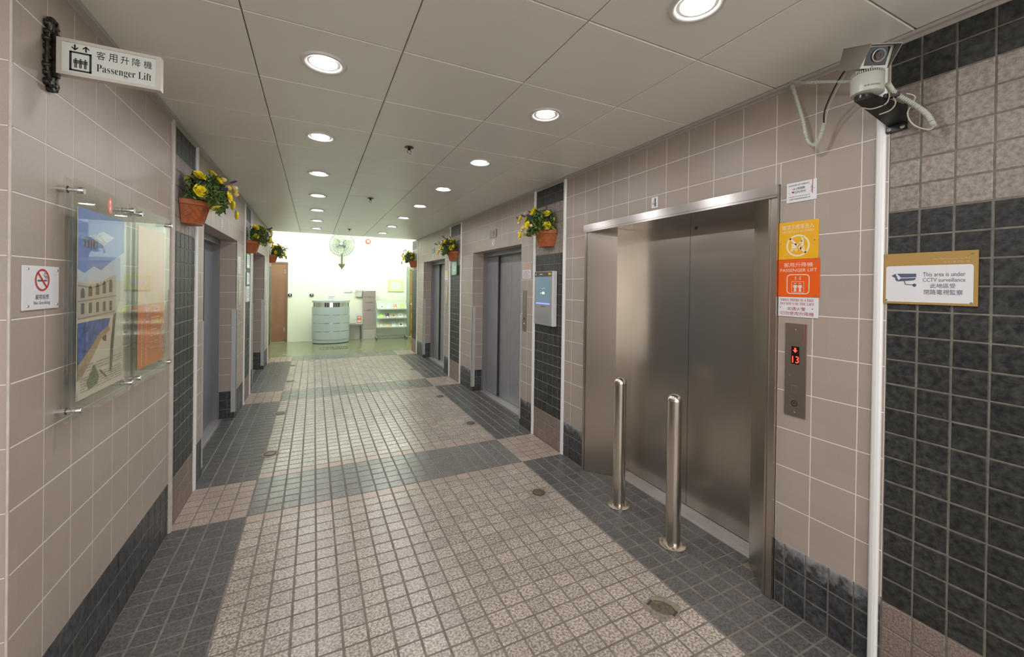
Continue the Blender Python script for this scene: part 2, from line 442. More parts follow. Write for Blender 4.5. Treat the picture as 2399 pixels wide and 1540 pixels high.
# ---- floor
floor = struct(MB().box(-4.5, XE+2.5, -7, 6.9, -.12, -.0024).build('floor', 'floor_grout'), 'square granite-look paving floor of light field and dark borders')
tiles = []
def ftile(x0, x1, y0, y1, mat, gap=.0098):
    M = Matrix.Translation(((x0+x1)/2, (y0+y1)/2, 0))
    tiles.append((jit(M, .0035, .0007), x1-x0-gap, y1-y0-gap, mat))
for r in range(-34, 69):
    band = (0 <= r < 6) or (31 <= r < 37) or (63 <= r < 69) or (-31 <= r < -25)
    for c in range(-4, 24):
        edge = c < 0 or c >= 20
        if band: mat = 'floor_pink' if edge else 'floor_band'
        else:
            mat = 'floor_dark' if edge else 'floor_light'
            if not edge and (r in (-1, 6, 30, 37, 62)): mat = 'floor_pink'
        ftile(c*TX, (c+1)*TX, r*TY, (r+1)*TY, mat)
for y0, y1, h in OPR:
    deep = .185 if y0 < 0 else .125
    for k in range(2):
        xa, xb = XE+k*TX, min(XE+(k+1)*TX, XE+deep)
        if xb-xa < .02: continue
        r = math.ceil(y0/TY)
        while (r+1)*TY <= y1:
            ya, yb = r*TY, (r+1)*TY
            if y0 < 0 and k == 1 and (ya < y0+.18 or yb > y1-.18): r += 1; continue
            ftile(xa, xb, ya, yb, 'floor_dark'); r += 1
for y0, y1, h in OPL:
    r = math.ceil(y0/TY)
    while (r+1)*TY <= y1:
        ftile(XW-.125, XW, r*TY, (r+1)*TY, 'floor_dark'); r += 1
lay(tiles, 'floor_tile', floor, 300, 9, .008, .0016)
lobby = struct(MB().box(-4.5, 5.5, 6.9, YB, -.12, -.001).build('floor_lobby', 'concrete'), 'olive polished concrete floor of the lobby')

# ---- walls
def wall_tiles(side, pil, ops, zones, end0):
    """tile rectangles (a0,a1,z0,z1) in wall coordinates"""
    pink, stone, skirt = [], [], []
    X = XE if side == 'R' else XW
    def put(lst, a0, a1, z0, z1, mat, gap, d, jt):
        if a1-a0 < .012 or z1-z0 < .012: return
        M = wallm(side, (a0+a1)/2, (z0+z1)/2)
        lst.append((jit(M, jt, d), a1-a0-gap, z1-z0-gap, mat))
    def clip(a0, a1, z0, z1):
        for o0, o1, oh in ops:
            if a1 <= o0 or a0 >= o1 or z0 >= oh: continue
            out = []
            if a0 < o0: out.append((a0, o0, z0, z1))
            if a1 > o1: out.append((o1, a1, z0, z1))
            if z1 > oh: out.append((max(a0, o0), min(a1, o1), oh, z1))
            return out
        return [(a0, a1, z0, z1)]
    for p0, p1 in pil:
        n = round((p1-p0)/.1); w = (p1-p0)/n
        for i in range(n):
            for k in range(26):
                z0, z1 = k*.1042, (k+1)*.1042
                mat = 'stone_pink' if k < 3 else 'stone_light' if 19 <= k < 24 else 'stone_dark'
                put(stone, p0+i*w, p0+(i+1)*w, z0, z1, mat, .0052, .0012, .006)
    for a, b, cols in zones:
        for c0, c1 in zip(cols, cols[1:]):
            for k in range(12):
                for q in clip(c0, c1, SK+k*.1985, SK+(k+1)*.1985): put(pink, *q, 'pink_tile', .0042, .0002, .0006)
        y = a
        while y < b-.005:
            for k in range(3):
                for q in clip(y, min(y+.1, b), k*.109, (k+1)*.109): put(skirt, *q, 'skirt_stained' if side == 'R' else 'skirt_dark', .006, .001, .005)
            y += .1
    return pink, stone, skirt
def cols(a, b, first, pitch):
    c = [a]; x = first
    while x < b-.02:
        if x > a+.02: c.append(x)
        x += pitch
    return c+[b]
def reveals(side, ops, pink, skirt):
    """tiles lining the sides and soffit of the recessed lift openings"""
    sg = 1 if side == 'R' else -1
    X = XE if side == 'R' else XW
    for y0, y1, h in ops:
        for yy, fy in ((y1, -1), (y0, 1)):
            u = Vector((sg*(-fy), 0, 0)) if True else None
            n = Vector((0, fy, 0)); u = Vector((0, 0, 1)).cross(n)
            def M(xc, zc):
                m = Matrix.Identity(4)
                for i in range(3): m[i][0], m[i][1], m[i][2] = u[i], (0, 0, 1)[i], n[i]
                m.translation = (xc, yy, zc); return m
            for k in range(10):
                z0, z1 = SK+k*.1985, min(SK+(k+1)*.1985, h)
                if z1-z0 > .02: pink.append((M(X+sg*RD/2, (z0+z1)/2), RD-.003, z1-z0-.0042, 'pink_tile'))
            for i in range(2):
                for k in range(3): skirt.append((jit(M(X+sg*RD*(i+.5)/2, (k+.5)*.109), .005, .001), RD/2-.006, .102, 'skirt_dark'))
        n = max(1, round((y1-y0)/.187)); w = (y1-y0)/n
        for i in range(n):
            m = Matrix.Rotation(PI, 4, 'X'); m.translation = (X+sg*RD/2, y0+(i+.5)*w, h)
            pink.append((m, RD-.003, w-.0032, 'pink_tile'))
def substrate(X0, X1, ops, a, b, top, name, label):
    mb = MB(); y = a
    for o0, o1, oh in ops:
        mb.box(X0, X1, y, o0, 0, top); mb.box(X0, X1, o0, o1, oh+GD, top); y = o1
    mb.box(X0, X1, y, b, 0, top)
    return struct(mb.build(name, 'wall_grout'), label)
def pink_grout(side, zones, ops, parent):
    X = XE if side == 'R' else XW; sg = 1 if side == 'R' else -1; mb = MB()
    def b(a0, a1, z0, z1): mb.box(X+sg*.0011, X+sg*.010, a0, a1, z0, z1)
    for a, c, _ in zones:
        a = max(a, YL+.012) if side == 'L' else a
        q = [o for o in ops if o[0] >= a and o[1] <= c]
        if q:
            o0, o1, oh = q[0]; b(a, o0, SK, ZC); b(o1, c, SK, ZC); b(o0, o1, oh+.006, ZC)
        else: b(a, c, SK, ZC)
    dk = MB()
    for o0, o1, oh in ops:
        if o0 < 0: continue
        for yy, fy in ((o0, 1), (o1, -1)):
            dk.box(X+sg*.003, X+sg*RD, yy-fy*.0025, yy-fy*.0052, 0, SK); mb.box(X+sg*.0012, X+sg*RD, yy-fy*.0012, yy-fy*.0052, SK, oh)
    mb.build('tile_grout', 'wall_grout', parent)
    dk.build('skirting_grout', 'stone_grout', parent)
def backing(lst, pads, side, a, b, z0, z1):
    X = XE if side == 'R' else XW; sg = 1 if side == 'R' else -1
    pads.box(X+sg*.0024, X+sg*.012, a, b, z0, z1)
# right wall
wr = substrate(XE+GD, XE+.45, [(a-.005, b+.005, h) for a, b, h in OPR], -7, 6.9, 3.5, 'wall_right', 'tiled right wall of pink squares, dark stone piers and lift openings')
g = MB()
for p0, p1 in PIL: backing(None, g, 'R', p0, p1, 0, ZC)
for a_, b_ in ((-2.5, OPR[0][0]), (OPR[0][1], 0), (.6, OPR[1][0]), (OPR[1][1], 3.12), (3.72, OPR[2][0]), (OPR[2][1], 6.3)): backing(None, g, 'R', a_, b_, 0, SK)
g.build('pier_grout', 'stone_grout', wr)
zR = [(-2.5, 0, cols(-2.5, 0, -2.403, .1888)), (.6, 3.12, cols(.6, 3.12, .76, .187)), (3.72, 6.3, cols(3.72, 6.3, 3.89, .187))]
pink_grout('R', zR, OPR, wr)
pk, st, sk = wall_tiles('R', PIL, OPR, zR, 0)
reveals('R', OPR[1:], pk, sk)
lay(pk, 'wall_tile', wr, 300, 7, .006, .0006); lay(st, 'stone_tile', wr, 300, 6, .009, .0022); lay(sk, 'skirting_tile', wr, 200, 6, .007, .0016)
# left wall
wl = substrate(XW-.45, XW-GD, [(a-.005, b+.005, h) for a, b, h in OPL], YL+.012, 6.9, 3.5, 'wall_left', 'tiled left wall of pink squares, dark stone piers and lift openings')
g = MB()
for p0, p1 in PILL: backing(None, g, 'L', p0, p1, 0, ZC)
for a_, b_ in ((YL+.01, 0), (.6, OPL[0][0]), (OPL[0][1], 3.08), (3.67, OPL[1][0]), (OPL[1][1], 6.2)): backing(None, g, 'L', a_, b_, 0, SK)
g.build('pier_grout', 'stone_grout', wl)
zL = [(YL, 0, [YL, -1.384, -1.206, -1.029, -.845, -.662, -.467, -.272, -.09, 0]), (.6, 3.08, cols(.6, 3.08, .76, .187)), (3.67, 6.2, cols(3.67, 6.2, 3.84, .187))]
pink_grout('L', zL, OPL, wl)
pk, st, sk = wall_tiles('L', PILL, OPL, zL, 0)
reveals('L', OPL, pk, sk)
lay(pk, 'wall_tile', wl, 300, 7, .006, .0006); lay(st, 'stone_tile', wl, 300, 6, .009, .0022); lay(sk, 'skirting_tile', wl, 200, 6, .007, .0016)
# wall that turns away at the left edge of the view
wc = struct(MB().box(-4.5, XW-.45, YL+.0011, YL+.3, 0, 3.5).box(XW-.45, XW-.006, YL+.0011, YL+.0119, 0, ZC).build('wall_front', 'wall_grout'), 'pink tiled wall turning away at the left edge')
pk = []
for i in range(8):
    for k in range(13):
        z0, z1 = (0, SK) if k == 12 else (SK+k*.1985, SK+(k+1)*.1985)
        mm = Matrix.Identity(4)
        for j in range(3): mm[j][0], mm[j][1], mm[j][2] = (1, 0, 0)[j], (0, 0, 1)[j], (0, -1, 0)[j]
        mm.translation = (XW-.1-.2*i, YL, (z0+z1)/2)
        pk.append((mm, .1968, z1-z0-.0032, 'pink_tile' if k < 12 else 'skirt_dark'))
lay(pk, 'wall_tile', wc, 300, 5, .006, .0006)
struct(MB().box(-3.4, -3.2, -7, YL, 0, 3.5).build('reflection_wall', 'pink_tile'), 'unseen pink wall added to darken reflections in the steel lift')  # added out of view so the steel jambs mirror a dimmer surface
# back lobby walls
wb = MB().box(-4.5, 5.5, YB, YB+.2, 0, 3.5).build('wall_back', 'white_paint'); struct(wb, 'white painted end wall of the lobby')
MB().box(-4.5, 5.5, YB-.004, YB+.01, 0, 1.245).build('dado', 'cream_paint', wb)
struct(MB().box(-4.7, -4.5, 6.9, YB, 0, 3.5).build('wall_lobby_left', 'white_paint'))
struct(MB().box(5.5, 5.7, 6.9, YB, 0, 3.5).build('wall_lobby_right', 'white_paint'))
mb = MB().box(-4.5, XW-.45, 6.6, 6.9, 0, 3.5); struct(mb.build('wall_return_left', 'white_paint'))
mb = MB().box(XE+.45, 5.5, 6.6, 6.9, 0, 3.5); struct(mb.build('wall_return_right', 'white_paint'))
# ---- ceiling
ceil = struct(MB().box(-4.5, XE+.4, -7, 6.4, ZC+.012, ZC+.1).build('ceiling', 'ceiling_void'), 'suspended ceiling of beige metal panels')
cx0, sx, cy0, sy = .1407, .6232, -1.4624, .561
tiles = []
for i in range(-7, 5):
    xa, xb = cx0+(i-1)*sx, cx0+i*sx
    for k in range(-9, 14):
        ya, yb = cy0+k*sy, cy0+(k+1)*sy
        x0, x1 = xa, min(xb, XE-.004)
        if x1-x0 < .05: continue
        parts = [(x0, x1)]
        if yb > YL+.1:
            if x1 <= XW+.01: continue
            parts = [(max(x0, XW+.004), x1)]
        for p0, p1 in parts:
            if p1-p0 < .05: continue
            Mx = Matrix.Rotation(PI, 4, 'X'); Mx.translation = ((p0+p1)/2, (ya+yb)/2, ZC)
            tiles.append((jit(Mx, .0022, .0006), p1-p0-.0045, sy-.0045, 'ceiling_panel'))
lay(tiles, 'ceiling_panel', ceil, 300, 5, .012, .003)
struct(MB().box(-4.5, 5.5, 6.4, YB, 3.5, 3.6).build('ceiling_lobby', 'white_paint'))
struct(MB().box(XW, XE, 6.4, 6.43, ZC+.012, 3.5).build('ceiling_bulkhead', 'white_paint'))
# ---- trims
def trim(n, mb, mat, label): o = mb.build('trim_%d' % n, mat); struct(o, label); return o
tn = 1
for i, (p0, p1) in enumerate(PIL):
    for yy in (p0, p1):
        if (i == 0 and yy == p0) or (i == 3 and yy == p1): continue
        M = Matrix.Translation((XE, yy+(.026 if i == 0 else 0), 0))
        w = .0165 if i == 0 else .023
        pts = [(.004, -w), (-.008, -w), (-.013, -w*.6), (-.015, 0), (-.013, w*.6), (-.008, w), (.004, w)]
        trim(tn, MB().prism(pts, 0, ZC-.012, M), 'white_trim', 'white vertical edge strip on the right wall'); tn += 1
for i, (p0, p1) in enumerate(PILL):
    for j, yy in enumerate((p0, p1)):
        if i == 2 and j: continue
        M = Matrix.Translation((XW, yy, 0))
        w = .024
        pts = [(-.004, -w), (.008, -w), (.014, -w*.6), (.016, 0), (.014, w*.6), (.008, w), (-.004, w)]
        trim(tn, MB().prism(pts, 0, ZC-.012, M), 'beige_trim' if (i == 0 and j == 0) else 'white_trim', 'vertical edge strip on the left wall'); tn += 1
trim(tn, MB().box(XW-.004, XW+.0012, YL-.0012, YL+.0025, 0, ZC), 'beige_trim', 'thin pale corner bead at the left edge'); tn += 1
for X, sg in ((XW, 1), (XE, -1)):
    y0 = YL if sg > 0 else -7
    trim(tn, MB().box(X-.001*sg, X+.026*sg, y0, 6.4, ZC-.016, ZC-.003).box(X-.001*sg, X+.005*sg, y0, 6.4, ZC-.03, ZC-.003), 'strip_metal', 'metal angle where wall meets ceiling'); tn += 1
# metal corner guards on the lift openings
for side, ops in (('R', OPR[1:]), ('L', OPL)):
    sg = 1 if side == 'R' else -1; X = XE if side == 'R' else XW
    for y0, y1, h in ops:
        for yy, fy in ((y0, 1), (y1, -1)):
            mb = MB().box(X-.004*sg, X+.05*sg, yy, yy+.004*fy, .07, 1.31).box(X-.004*sg, X, yy-.028*fy, yy+.004*fy, .07, 1.31)
            for zz in (.12, .5, .9, 1.27): mb.lathe([(.005, 0), (.003, .002), (.0, .002)], Matrix.Translation((X+.03*sg, yy+.004*fy, zz)) @ Matrix.Rotation(PI/2*fy, 4, 'X').inverted(), 8)
            trim(tn, mb, 'guard_metal', 'grey metal corner guard of a lift opening'); tn += 1

# ================================================================== LAMPS
DOWN = [(.44, -1.185+1.105*k) for k in range(-4, 7)] + [(1.69, -2.285+1.112*k) for k in range(-3, 8)]
ord_ = ['nearest', 'second', 'third', 'fourth', 'fifth', 'sixth', 'seventh', 'eighth']
ring_me = MB().lathe([(.072, .006), (.078, -.004), (.088, -.007), (.098, -.006), (.104, .001), (.104, .004)], n=40).mesh('trim_ring', 'lamp_ring')
glow_me = MB().lathe([(0, -.001), (.04, -.001), (.074, .003)], n=40).mesh('diffuser', 'lamp_glow')
nl = nr = 0
for x, y in DOWN:
    left = x < 1
    vis = (y > -1.3) if left else (y > -2.4)
    if vis:
        if left: lab = '%s round downlight in the ceiling row on the left' % ord_[nl]; nl += 1
        else: lab = '%s round downlight in the ceiling row on the right' % ord_[nr]; nr += 1
    else: lab = 'round downlight in the ceiling behind the viewer'
    t = thing('downlight', lab, 'ceiling light', (x, y, ZC-.001), 0, 'round ceiling downlights')
    link('trim_ring', ring_me, t); link('diffuser', glow_me, t)
for x, y, lab in ((1.06, -.166, 'nearest copper-coloured sprinkler head hanging from the ceiling'), (1.03, 1.98, 'middle one of three sprinkler heads hanging from the ceiling'), (1.02, 5.21, 'farthest sprinkler head near the end of the ceiling')):
    t = thing('sprinkler', lab, 'sprinkler', (x, y, ZC))
    MB().lathe([(.034, 0), (.036, -.004), (.012, -.006)], n=20).build('escutcheon', 'copper', t)
    MB().lathe([(.011, -.004), (.011, -.022), (.006, -.024)], n=12).tube([(.009, 0, -.02), (.014, 0, -.034), (.004, 0, -.05)], .0025, 6).tube([(-.009, 0, -.02), (-.014, 0, -.034), (-.004, 0, -.05)], .0025, 6).build('frame', 'black_metal', t)
    MB().lathe([(.0, -.05), (.018, -.05), (.018, -.053), (0, -.054)], n=14).build('deflector', 'chrome', t)
# fluorescent battens on the high lobby ceiling
for i, (x, y) in enumerate(((-.55, 8.3), (-.2, 7.2), (1.1, 7.9), (2.4, 7.2), (2.75, 8.3))):
    t = thing('fluorescent_batten', 'fluorescent batten on the high lobby ceiling', 'ceiling light', (x, y, 3.5 if y < 8 else 3.3), 0, 'lobby battens')
    MB().box(-.62, .62, -.05, .05, -.05, 0).build('housing', 'white_paint', t)
    if y > 8:
        for q in (-.5, .5): MB().tube([(q, 0, 0), (q, 0, .2)], .006, 8).build('hanger', 'chrome', t)
    for s in (-.03, .03): MB().tube([(-.6, s, -.07), (.6, s, -.07)], .014, 10).build('tube', 'tube_glow', t)

# ================================================================== LIFT 4 (stainless)
t = thing('lift_entrance', 'stainless steel lift entrance numbered 4 behind the two bollards', 'lift door', (XE, -1.2, 0))
ox, oy = XE, -1.2
def jamb(sgn):
    pts = [(2.597, .847), (2.597, .817), (2.604, .817), (2.604, .809), (2.598, .809), (2.598, .800), (2.77, .61), (2.968, .61), (2.968, .847)]
    return [(x-ox, sgn*y) for x, y in pts]
MB().prism(jamb(1), .0, 2.151).build('jamb', 'stainless', t)
MB().prism(jamb(-1), .0, 2.151).build('jamb', 'stainless', t)
MB().box(2.582-ox, 2.60-ox, -.852, .852, 2.142, 2.197, bev=.002).box(2.60-ox, 2.97-ox, -.847, .847, 2.152, 2.19).build('header', 'stainless_bright', t)
MB().box(2.586-ox, 2.5965-ox, -.846, .846, 2.130, 2.142).build('header_lip', 'stainless_bright', t)
for s in (1, -1):
    d = MB().box(2.945-ox, 2.975-ox, s*.0015, s*.615, .014, 2.152).build('door_panel', 'stainless', t)
mb = MB().box(2.80-ox, 2.945-ox, -.61, .61, 0, .010)
for k in range(9): mb.box(2.803-ox+k*.0145, 2.811-ox+k*.0145, -.61, .61, .0095, .0125)
mb.build('sill', 'sill_aluminium', t)
MB().lathe([(.0, .006), (.009, .006), (.012, .003), (.013, 0)], Matrix.Translation((2.945-ox, -.05, 2.09)) @ Matrix.Rotation(-PI/2, 4, 'Y'), 16).build('door_stud', 'edge_dark', t)
MB().box(2.985-ox, 3.0-ox, -.62, .62, 0, 2.2).build('shaft_lining', 'edge_dark', t)

# ================================================================== LIFTS with tiled recess
def lift(side, y0, y1, h, label, doormat):
    sg = 1 if side == 'R' else -1; X = XE if side == 'R' else XW
    t = thing('lift_entrance', label, 'lift door', (X, (y0+y1)/2, 0))
    hw = (y1-y0)/2
    D = lambda d: d*sg
    for s in (1, -1):
        MB().box(D(.172), D(.30), s*(hw-.035), s*hw, 0, h).build('jamb', 'frame_grey', t)
    MB().box(D(.172), D(.30), -hw+.035, hw-.035, h-.06, h).build('header', 'frame_grey', t)
    q = hw-.035
    w = q/2
    for s in (1, -1):
        p = MB().box(D(.235), D(.262), s*w*.98, s*q, .014, h-.06).build('door_panel', doormat, t)
        MB().box(D(.2352), D(.2615), s*(w*.98-.004), s*w*.98, .014, h-.06).build('door_edge', 'edge_dark', p)
        MB().box(D(.272), D(.297), s*.002, s*w*1.02, .014, h-.06).build('door_panel', doormat, t)
    mb = MB().box(D(.125), D(.30), -q, q, 0, .010)
    for k in range(5): mb.box(D(.14+k*.018), D(.15+k*.018), -q, q, .0095, .012)
    mb.build('sill', 'sill_aluminium', t)
    MB().box(D(.30), D(.32), -hw, hw, 0, h).build('shaft_lining', 'edge_dark', t)
    return t
lift('R', *OPR[1], 'grey four-panel lift doors in the recess numbered 5', 'door_grey')
lift('R', *OPR[2], 'farther grey lift doors on the right wall near the lobby', 'door_grey')
lift('L', *OPL[0], 'nearer blue-grey lift doors recessed in the left wall', 'door_blue_grey')
lift('L', *OPL[1], 'farther lift doors recessed in the left wall near the lobby', 'door_blue_grey')

# ================================================================== BOLLARDS AND FLOOR CAPS
for x, y, lab in ((2.492, -.972, 'farther stainless steel bollard standing before lift 4'), (2.494, -1.487, 'nearer stainless steel bollard standing before lift 4')):
    t = thing('bollard', lab, 'bollard', (x, y, 0), 0, 'bollards before lift 4')
    MB().lathe([(.0455, .008), (.0455, .925)], n=40).build('post', 'bollard_steel', t)
    MB().lathe([(.0455, .925), (.0435, .938), (.036, .952), (.022, .962), (0, .966)], n=40).build('cap', 'bollard_steel', t)
    fl = MB().lathe([(.0455, .009), (.078, .009), (.083, .006), (.083, .0)], n=40).build('base_flange', 'bollard_steel', t)
    for k in range(4):
        a = PI/4+k*PI/2
        MB().lathe([(.0, .014), (.007, .013), (.009, .009)], Matrix.Translation((.065*math.cos(a), .065*math.sin(a), 0)), 8).build('bolt', 'cap_metal', fl)
CAPS = [(.044, 1.138, .05, 'worn round floor plug nearest the first left lift'), (.041, 2.485, .05, 'second round floor plug along the left side'), (.06, 4.35, .05, 'third round floor plug along the left side'), (.04, 5.767, .05, 'farthest round floor plug along the left side'),
        (2.032, -1.84, .055, 'long worn floor plug in crumbling mortar nearest the viewer'), (2.032, -.565, .05, 'round floor plug with dark rim left of the bollards'), (2.103, 1.188, .05, 'round floor plug before lift 5'), (2.094, 2.468, .05, 'second round floor plug before lift 5'), (2.14, 4.516, .045, 'farthest round floor plug along the right side')]
for i, (x, y, r, lab) in enumerate(CAPS):
    t = thing('floor_plug', lab, 'floor plug', (x, y, 0), 0, 'worn floor plugs')
    rnd = random.Random(i)
    n = 20
    pts = [((r*1.5+rnd.uniform(-.012, .018))*math.cos(2*PI*k/n), (r*1.5+rnd.uniform(-.012, .018))*math.sin(2*PI*k/n)) for k in range(n)]
    MB().prism(pts, -.002, .0012).build('mortar_patch', 'mortar', t)
    if i == 4:      # half broken away: no rim left, an oblong plug with two dark notches
        MB().lathe([(0, .003), (r*.7, .0032), (r*.92, .002), (r*.95, .0012)], Matrix.Rotation(-.9, 4, 'Z') @ Matrix.Diagonal((1.25, .85, 1, 1)), 28).build('disc', 'cap_metal', t)
        for dx, dy in ((-.035, .052), (.030, -.058)): MB().box(-.020, .020, -.005, .005, .001, .0045, M=Matrix.Translation((dx, dy, 0)) @ Matrix.Rotation(.35, 4, 'Z')).build('notch', 'edge_dark', t)
    else:
        MB().lathe([(r*.99, .0012), (r*.99, .006), (r*.90, .006), (r*.88, .003)], n=28).build('rim', 'edge_dark', t)
        MB().lathe([(0, .0045), (r*.6, .005), (r*.9, .004)], n=28).build('disc', 'cap_metal', t)

# ================================================================== SIGNS ON THE RIGHT WALL
def plate(o, w, h, mat, t=.004, name='plate'): return MB().box(-w/2, w/2, -h/2, h/2, 0, t, bev=.0008).build(name, mat, o)
def screws(o, pts, r=.004, z=.004, mat='chrome'):
    for x, y in pts: MB().lathe([(r, 0), (r*.9, r*.5), (0, r*.6)], Matrix.Translation((x, y, z)), 10).build('screw', mat, o)
def stand(mb, x, y, h, z=.0048, gap=1.):
    """standing figure pictogram: feet at y, height h"""
    mb.disc(x, y+h*.92, h*.075, z, 14)
    q = h*gap
    mb.rect(x-q*.12, x+q*.12, y+h*.45, y+h*.82, z)
    mb.rect(x-q*.215, x-q*.15, y+h*.44, y+h*.82, z); mb.rect(x+q*.15, x+q*.215, y+h*.44, y+h*.82, z)
    mb.rect(x-q*.215, x+q*.215, y+h*.76, y+h*.82, z)
    mb.rect(x-q*.12, x-q*.02, y, y+h*.46, z); mb.rect(x+q*.02, x+q*.12, y, y+h*.46, z)
def arrow(mb, x, y0, y1, w, z, head):
    """vertical arrow from y0 to y1"""
    s = 1 if y1 > y0 else -1
    mb.rect(x-w/2, x+w/2, min(y0, y1-s*w*.6), max(y0, y1-s*w*.6), z)
    for k in (-1, 1): mb.flat([(x, y1), (x+k*head, y1-s*head), (x+k*head, y1-s*head-s*w*1.2), (x, y1-s*w*1.2)], z)
# 24 hour lift service
o = onwall('notice_plate', 'white plate with 24 hour lift service telephone number', 'sign', 'R', -2.153, 2.142)
plate(o, .140, .101, 'white_plate')
mb = MB(); z = .0046
write(mb, '24 HOUR LIFT SERVICE', -.060, .037, .032, .040, z); write(mb, '24小時服務', -.040, .018, .010, .024, z)
write(mb, '2590 8590', -.030, .022, -.006, .005, z); write(mb, 'Schindler Lifts (Hong Kong) Ltd.', -.056, .042, -.026, -.019, z); write(mb, '迅達升降機(香港)有限公司', -.056, .042, -.039, -.031, z)
mb.build('lettering', 'black', o)
MB().rect(.0515, .0545, -.018, .0505, z).disc(-.038, 0, .004, z).rect(-.045, -.031, .001, .005, z).build('red_mark', 'red_print', o)
mb = MB(); v, f = glyphs('Schindler'); xs = [p[0] for p in v]; sc = .034/max(xs)
mb.add([(.0505-p[1]*sc, -.012+p[0]*sc, z) for p in v], f); mb.build('side_lettering', 'navy_print', o)
screws(o, [(-.058, -.004), (.06, .006)], .003)
# yellow no trolley
o = onwall('no_trolley_sign', 'yellow no trolley allowed sign beside lift 4', 'sign', 'R', -2.142, 1.897)
plate(o, .187, .193, 'yellow_plate')
mb = MB(); write(mb, '嚴禁手推車進入', -.078, .074, .055, .081, z); write(mb, 'NO TROLLEY ALLOWED', -.078, .074, .040, .050, z)
mb.ring(0, -.028, .047, .056, z); mb.bar(-.038, .010, .038, -.066, .010, z)
mb.rect(-.030, -.006, -.042, -.017, z); mb.rect(-.034, -.002, -.049, -.045, z); mb.disc(-.028, -.053, .0045, z, 12); mb.disc(-.006, -.053, .0045, z, 12)
mb.bar(-.002, -.047, .006, -.022, .003, z); mb.disc(.022, .009, .0065, z, 14); mb.bar(.021, .001, .022, -.022, .013, z); mb.bar(.020, -.004, .006, -.017, .005, z)
mb.bar(.019, -.022, .012, -.052, .006, z); mb.bar(.024, -.022, .031, -.052, .006, z)
mb.build('lettering', 'cream_print', o); screws(o, [(-.083, -.012), (.078, -.005)])
# orange passenger lift
o = onwall('passenger_lift_plate', 'orange passenger lift sign below the yellow one', 'sign', 'R', -2.146, 1.703)
plate(o, .195, .192, 'orange_plate', .005)
z = .0056; mb = MB(); write(mb, '客用升降機', -.070, .068, .057, .080, z); write(mb, 'PASSENGER LIFT', -.086, .086, .033, .049, z)
def rrect(mb, x0, x1, y0, y1, r, w, z):
    out, inn = [], []
    for cx, cy, a in ((x1-r, y1-r, 0), (x0+r, y1-r, 90), (x0+r, y0+r, 180), (x1-r, y0+r, 270)):
        for k in range(7):
            t_ = math.radians(a+15*k); out.append((cx+r*math.cos(t_), cy+r*math.sin(t_))); inn.append((cx+(r-w)*math.cos(t_), cy+(r-w)*math.sin(t_)))
    n = len(out); mb.add([(x, y, z) for x, y in out+inn], [(i, (i+1) % n, n+(i+1) % n, n+i) for i in range(n)])
rrect(mb, -.054, .054, -.080, .020, .018, .004, z); rrect(mb, -.030, .029, -.072, -.016, .0015, .0015, z)
for dx in (-.0125, .0105): stand(mb, dx, -.068, .045, z)
arrow(mb, -.0115, -.010, .010, .003, z, .004); arrow(mb, .0105, .010, -.010, .003, z, .004)
mb.build('lettering', 'pale_print', o); screws(o, [(-.088, .078), (.082, .080), (-.088, -.083), (.082, -.084)], .004, .005)
# fire notice
o = onwall('fire_notice', 'white notice in red letters about fire below the orange sign', 'sign', 'R', -2.145, 1.5565)
plate(o, .19, .101, 'white_plate'); z = .0046
mb = MB(); write(mb, serif('WHEN THERE IS A FIRE'), -.084, .076, .029, .042, z); write(mb, serif('DO NOT USE THE LIFT'), -.084, .076, .010, .023, z)
write(mb, '如遇火警', -.048, .038, -.018, .000, z); write(mb, '切勿使用升降機', -.084, .076, -.043, -.023, z)
mb.build('lettering', 'maroon_print', o); screws(o, [(-.082, -.004), (.070, -.006)], .003)
# call panel of lift 4
o = onwall('lift_call_panel', 'brushed steel call panel of lift 4 showing floor 13', 'call panel', 'R', -2.14, 1.236)
plate(o, .100, .472, 'panel_steel', .006); z = .0066
scr = MB().rect(-.019, .019, .030, .120, z).build('display', 'screen_black', o)
mb = MB(); write(mb, '13', -.0135, .018, .036, .071, z+.0006); mb.flat([(0, .089), (.011, .101), (.004, .101), (.004, .113), (-.004, .113), (-.004, .101), (-.011, .101)][::-1], z+.0006)
mb.build('floor_digits', 'led_red', scr)
b = MB(); rrect(b, -.016, .014, -.115, -.078, .004, .0025, z); b.build('call_button', 'chrome', o)
mb = MB(); arrow(mb, -.001, -.104, -.090, .002, z, .004); mb.build('arrow_print', 'maroon_print', o)
MB().ring(-.001, -.170, .012, .0155, z).ring(-.001, -.170, .006, .0075, z).disc(-.001, -.170, .003, z).build('key_switch', 'black_metal', o)
MB().rect(.040, .0445, .150, .232, z).build('red_mark', 'maroon_print', o)
MB().box(-.030, -.020, -.033, -.029, .006, .009).build('notch', 'chrome', o)
screws(o, [(-.001, .205), (-.001, -.215)], .005, .006)
# CCTV notice on the pier
o = onwall('cctv_notice', 'gold bordered cctv surveillance sign on the dark tiled pier', 'sign', 'R', -2.630, 1.697, .001)
plate(o, .276, .210, 'gold_plate', .006); z = .0066
mb = MB(); 
pts = []
for cx, cy, a in ((.127-.010, .053-.010, 0), (-.130+.010, .053-.010, 90), (-.130+.004, -.096+.004, 180), (.127-.004, -.096+.004, 270)):
    r = .010 if a < 180 else .004
    pts += [(cx+r*math.cos(math.radians(a+18*k)), cy+r*math.sin(math.radians(a+18*k))) for k in range(6)]
mb.flat(pts, z); mb.build('white_field', 'white_plate', o); z += .0005
mb = MB(); write(mb, 'This area is under', -.013, .106, .008, .025, z); write(mb, 'CCTV surveillance', -.013, .106, -.013, .002, z)
write(mb, '此地區受', .009, .080, -.038, -.020, z); write(mb, '閉路電視監察', -.009, .100, -.064, -.044, z)
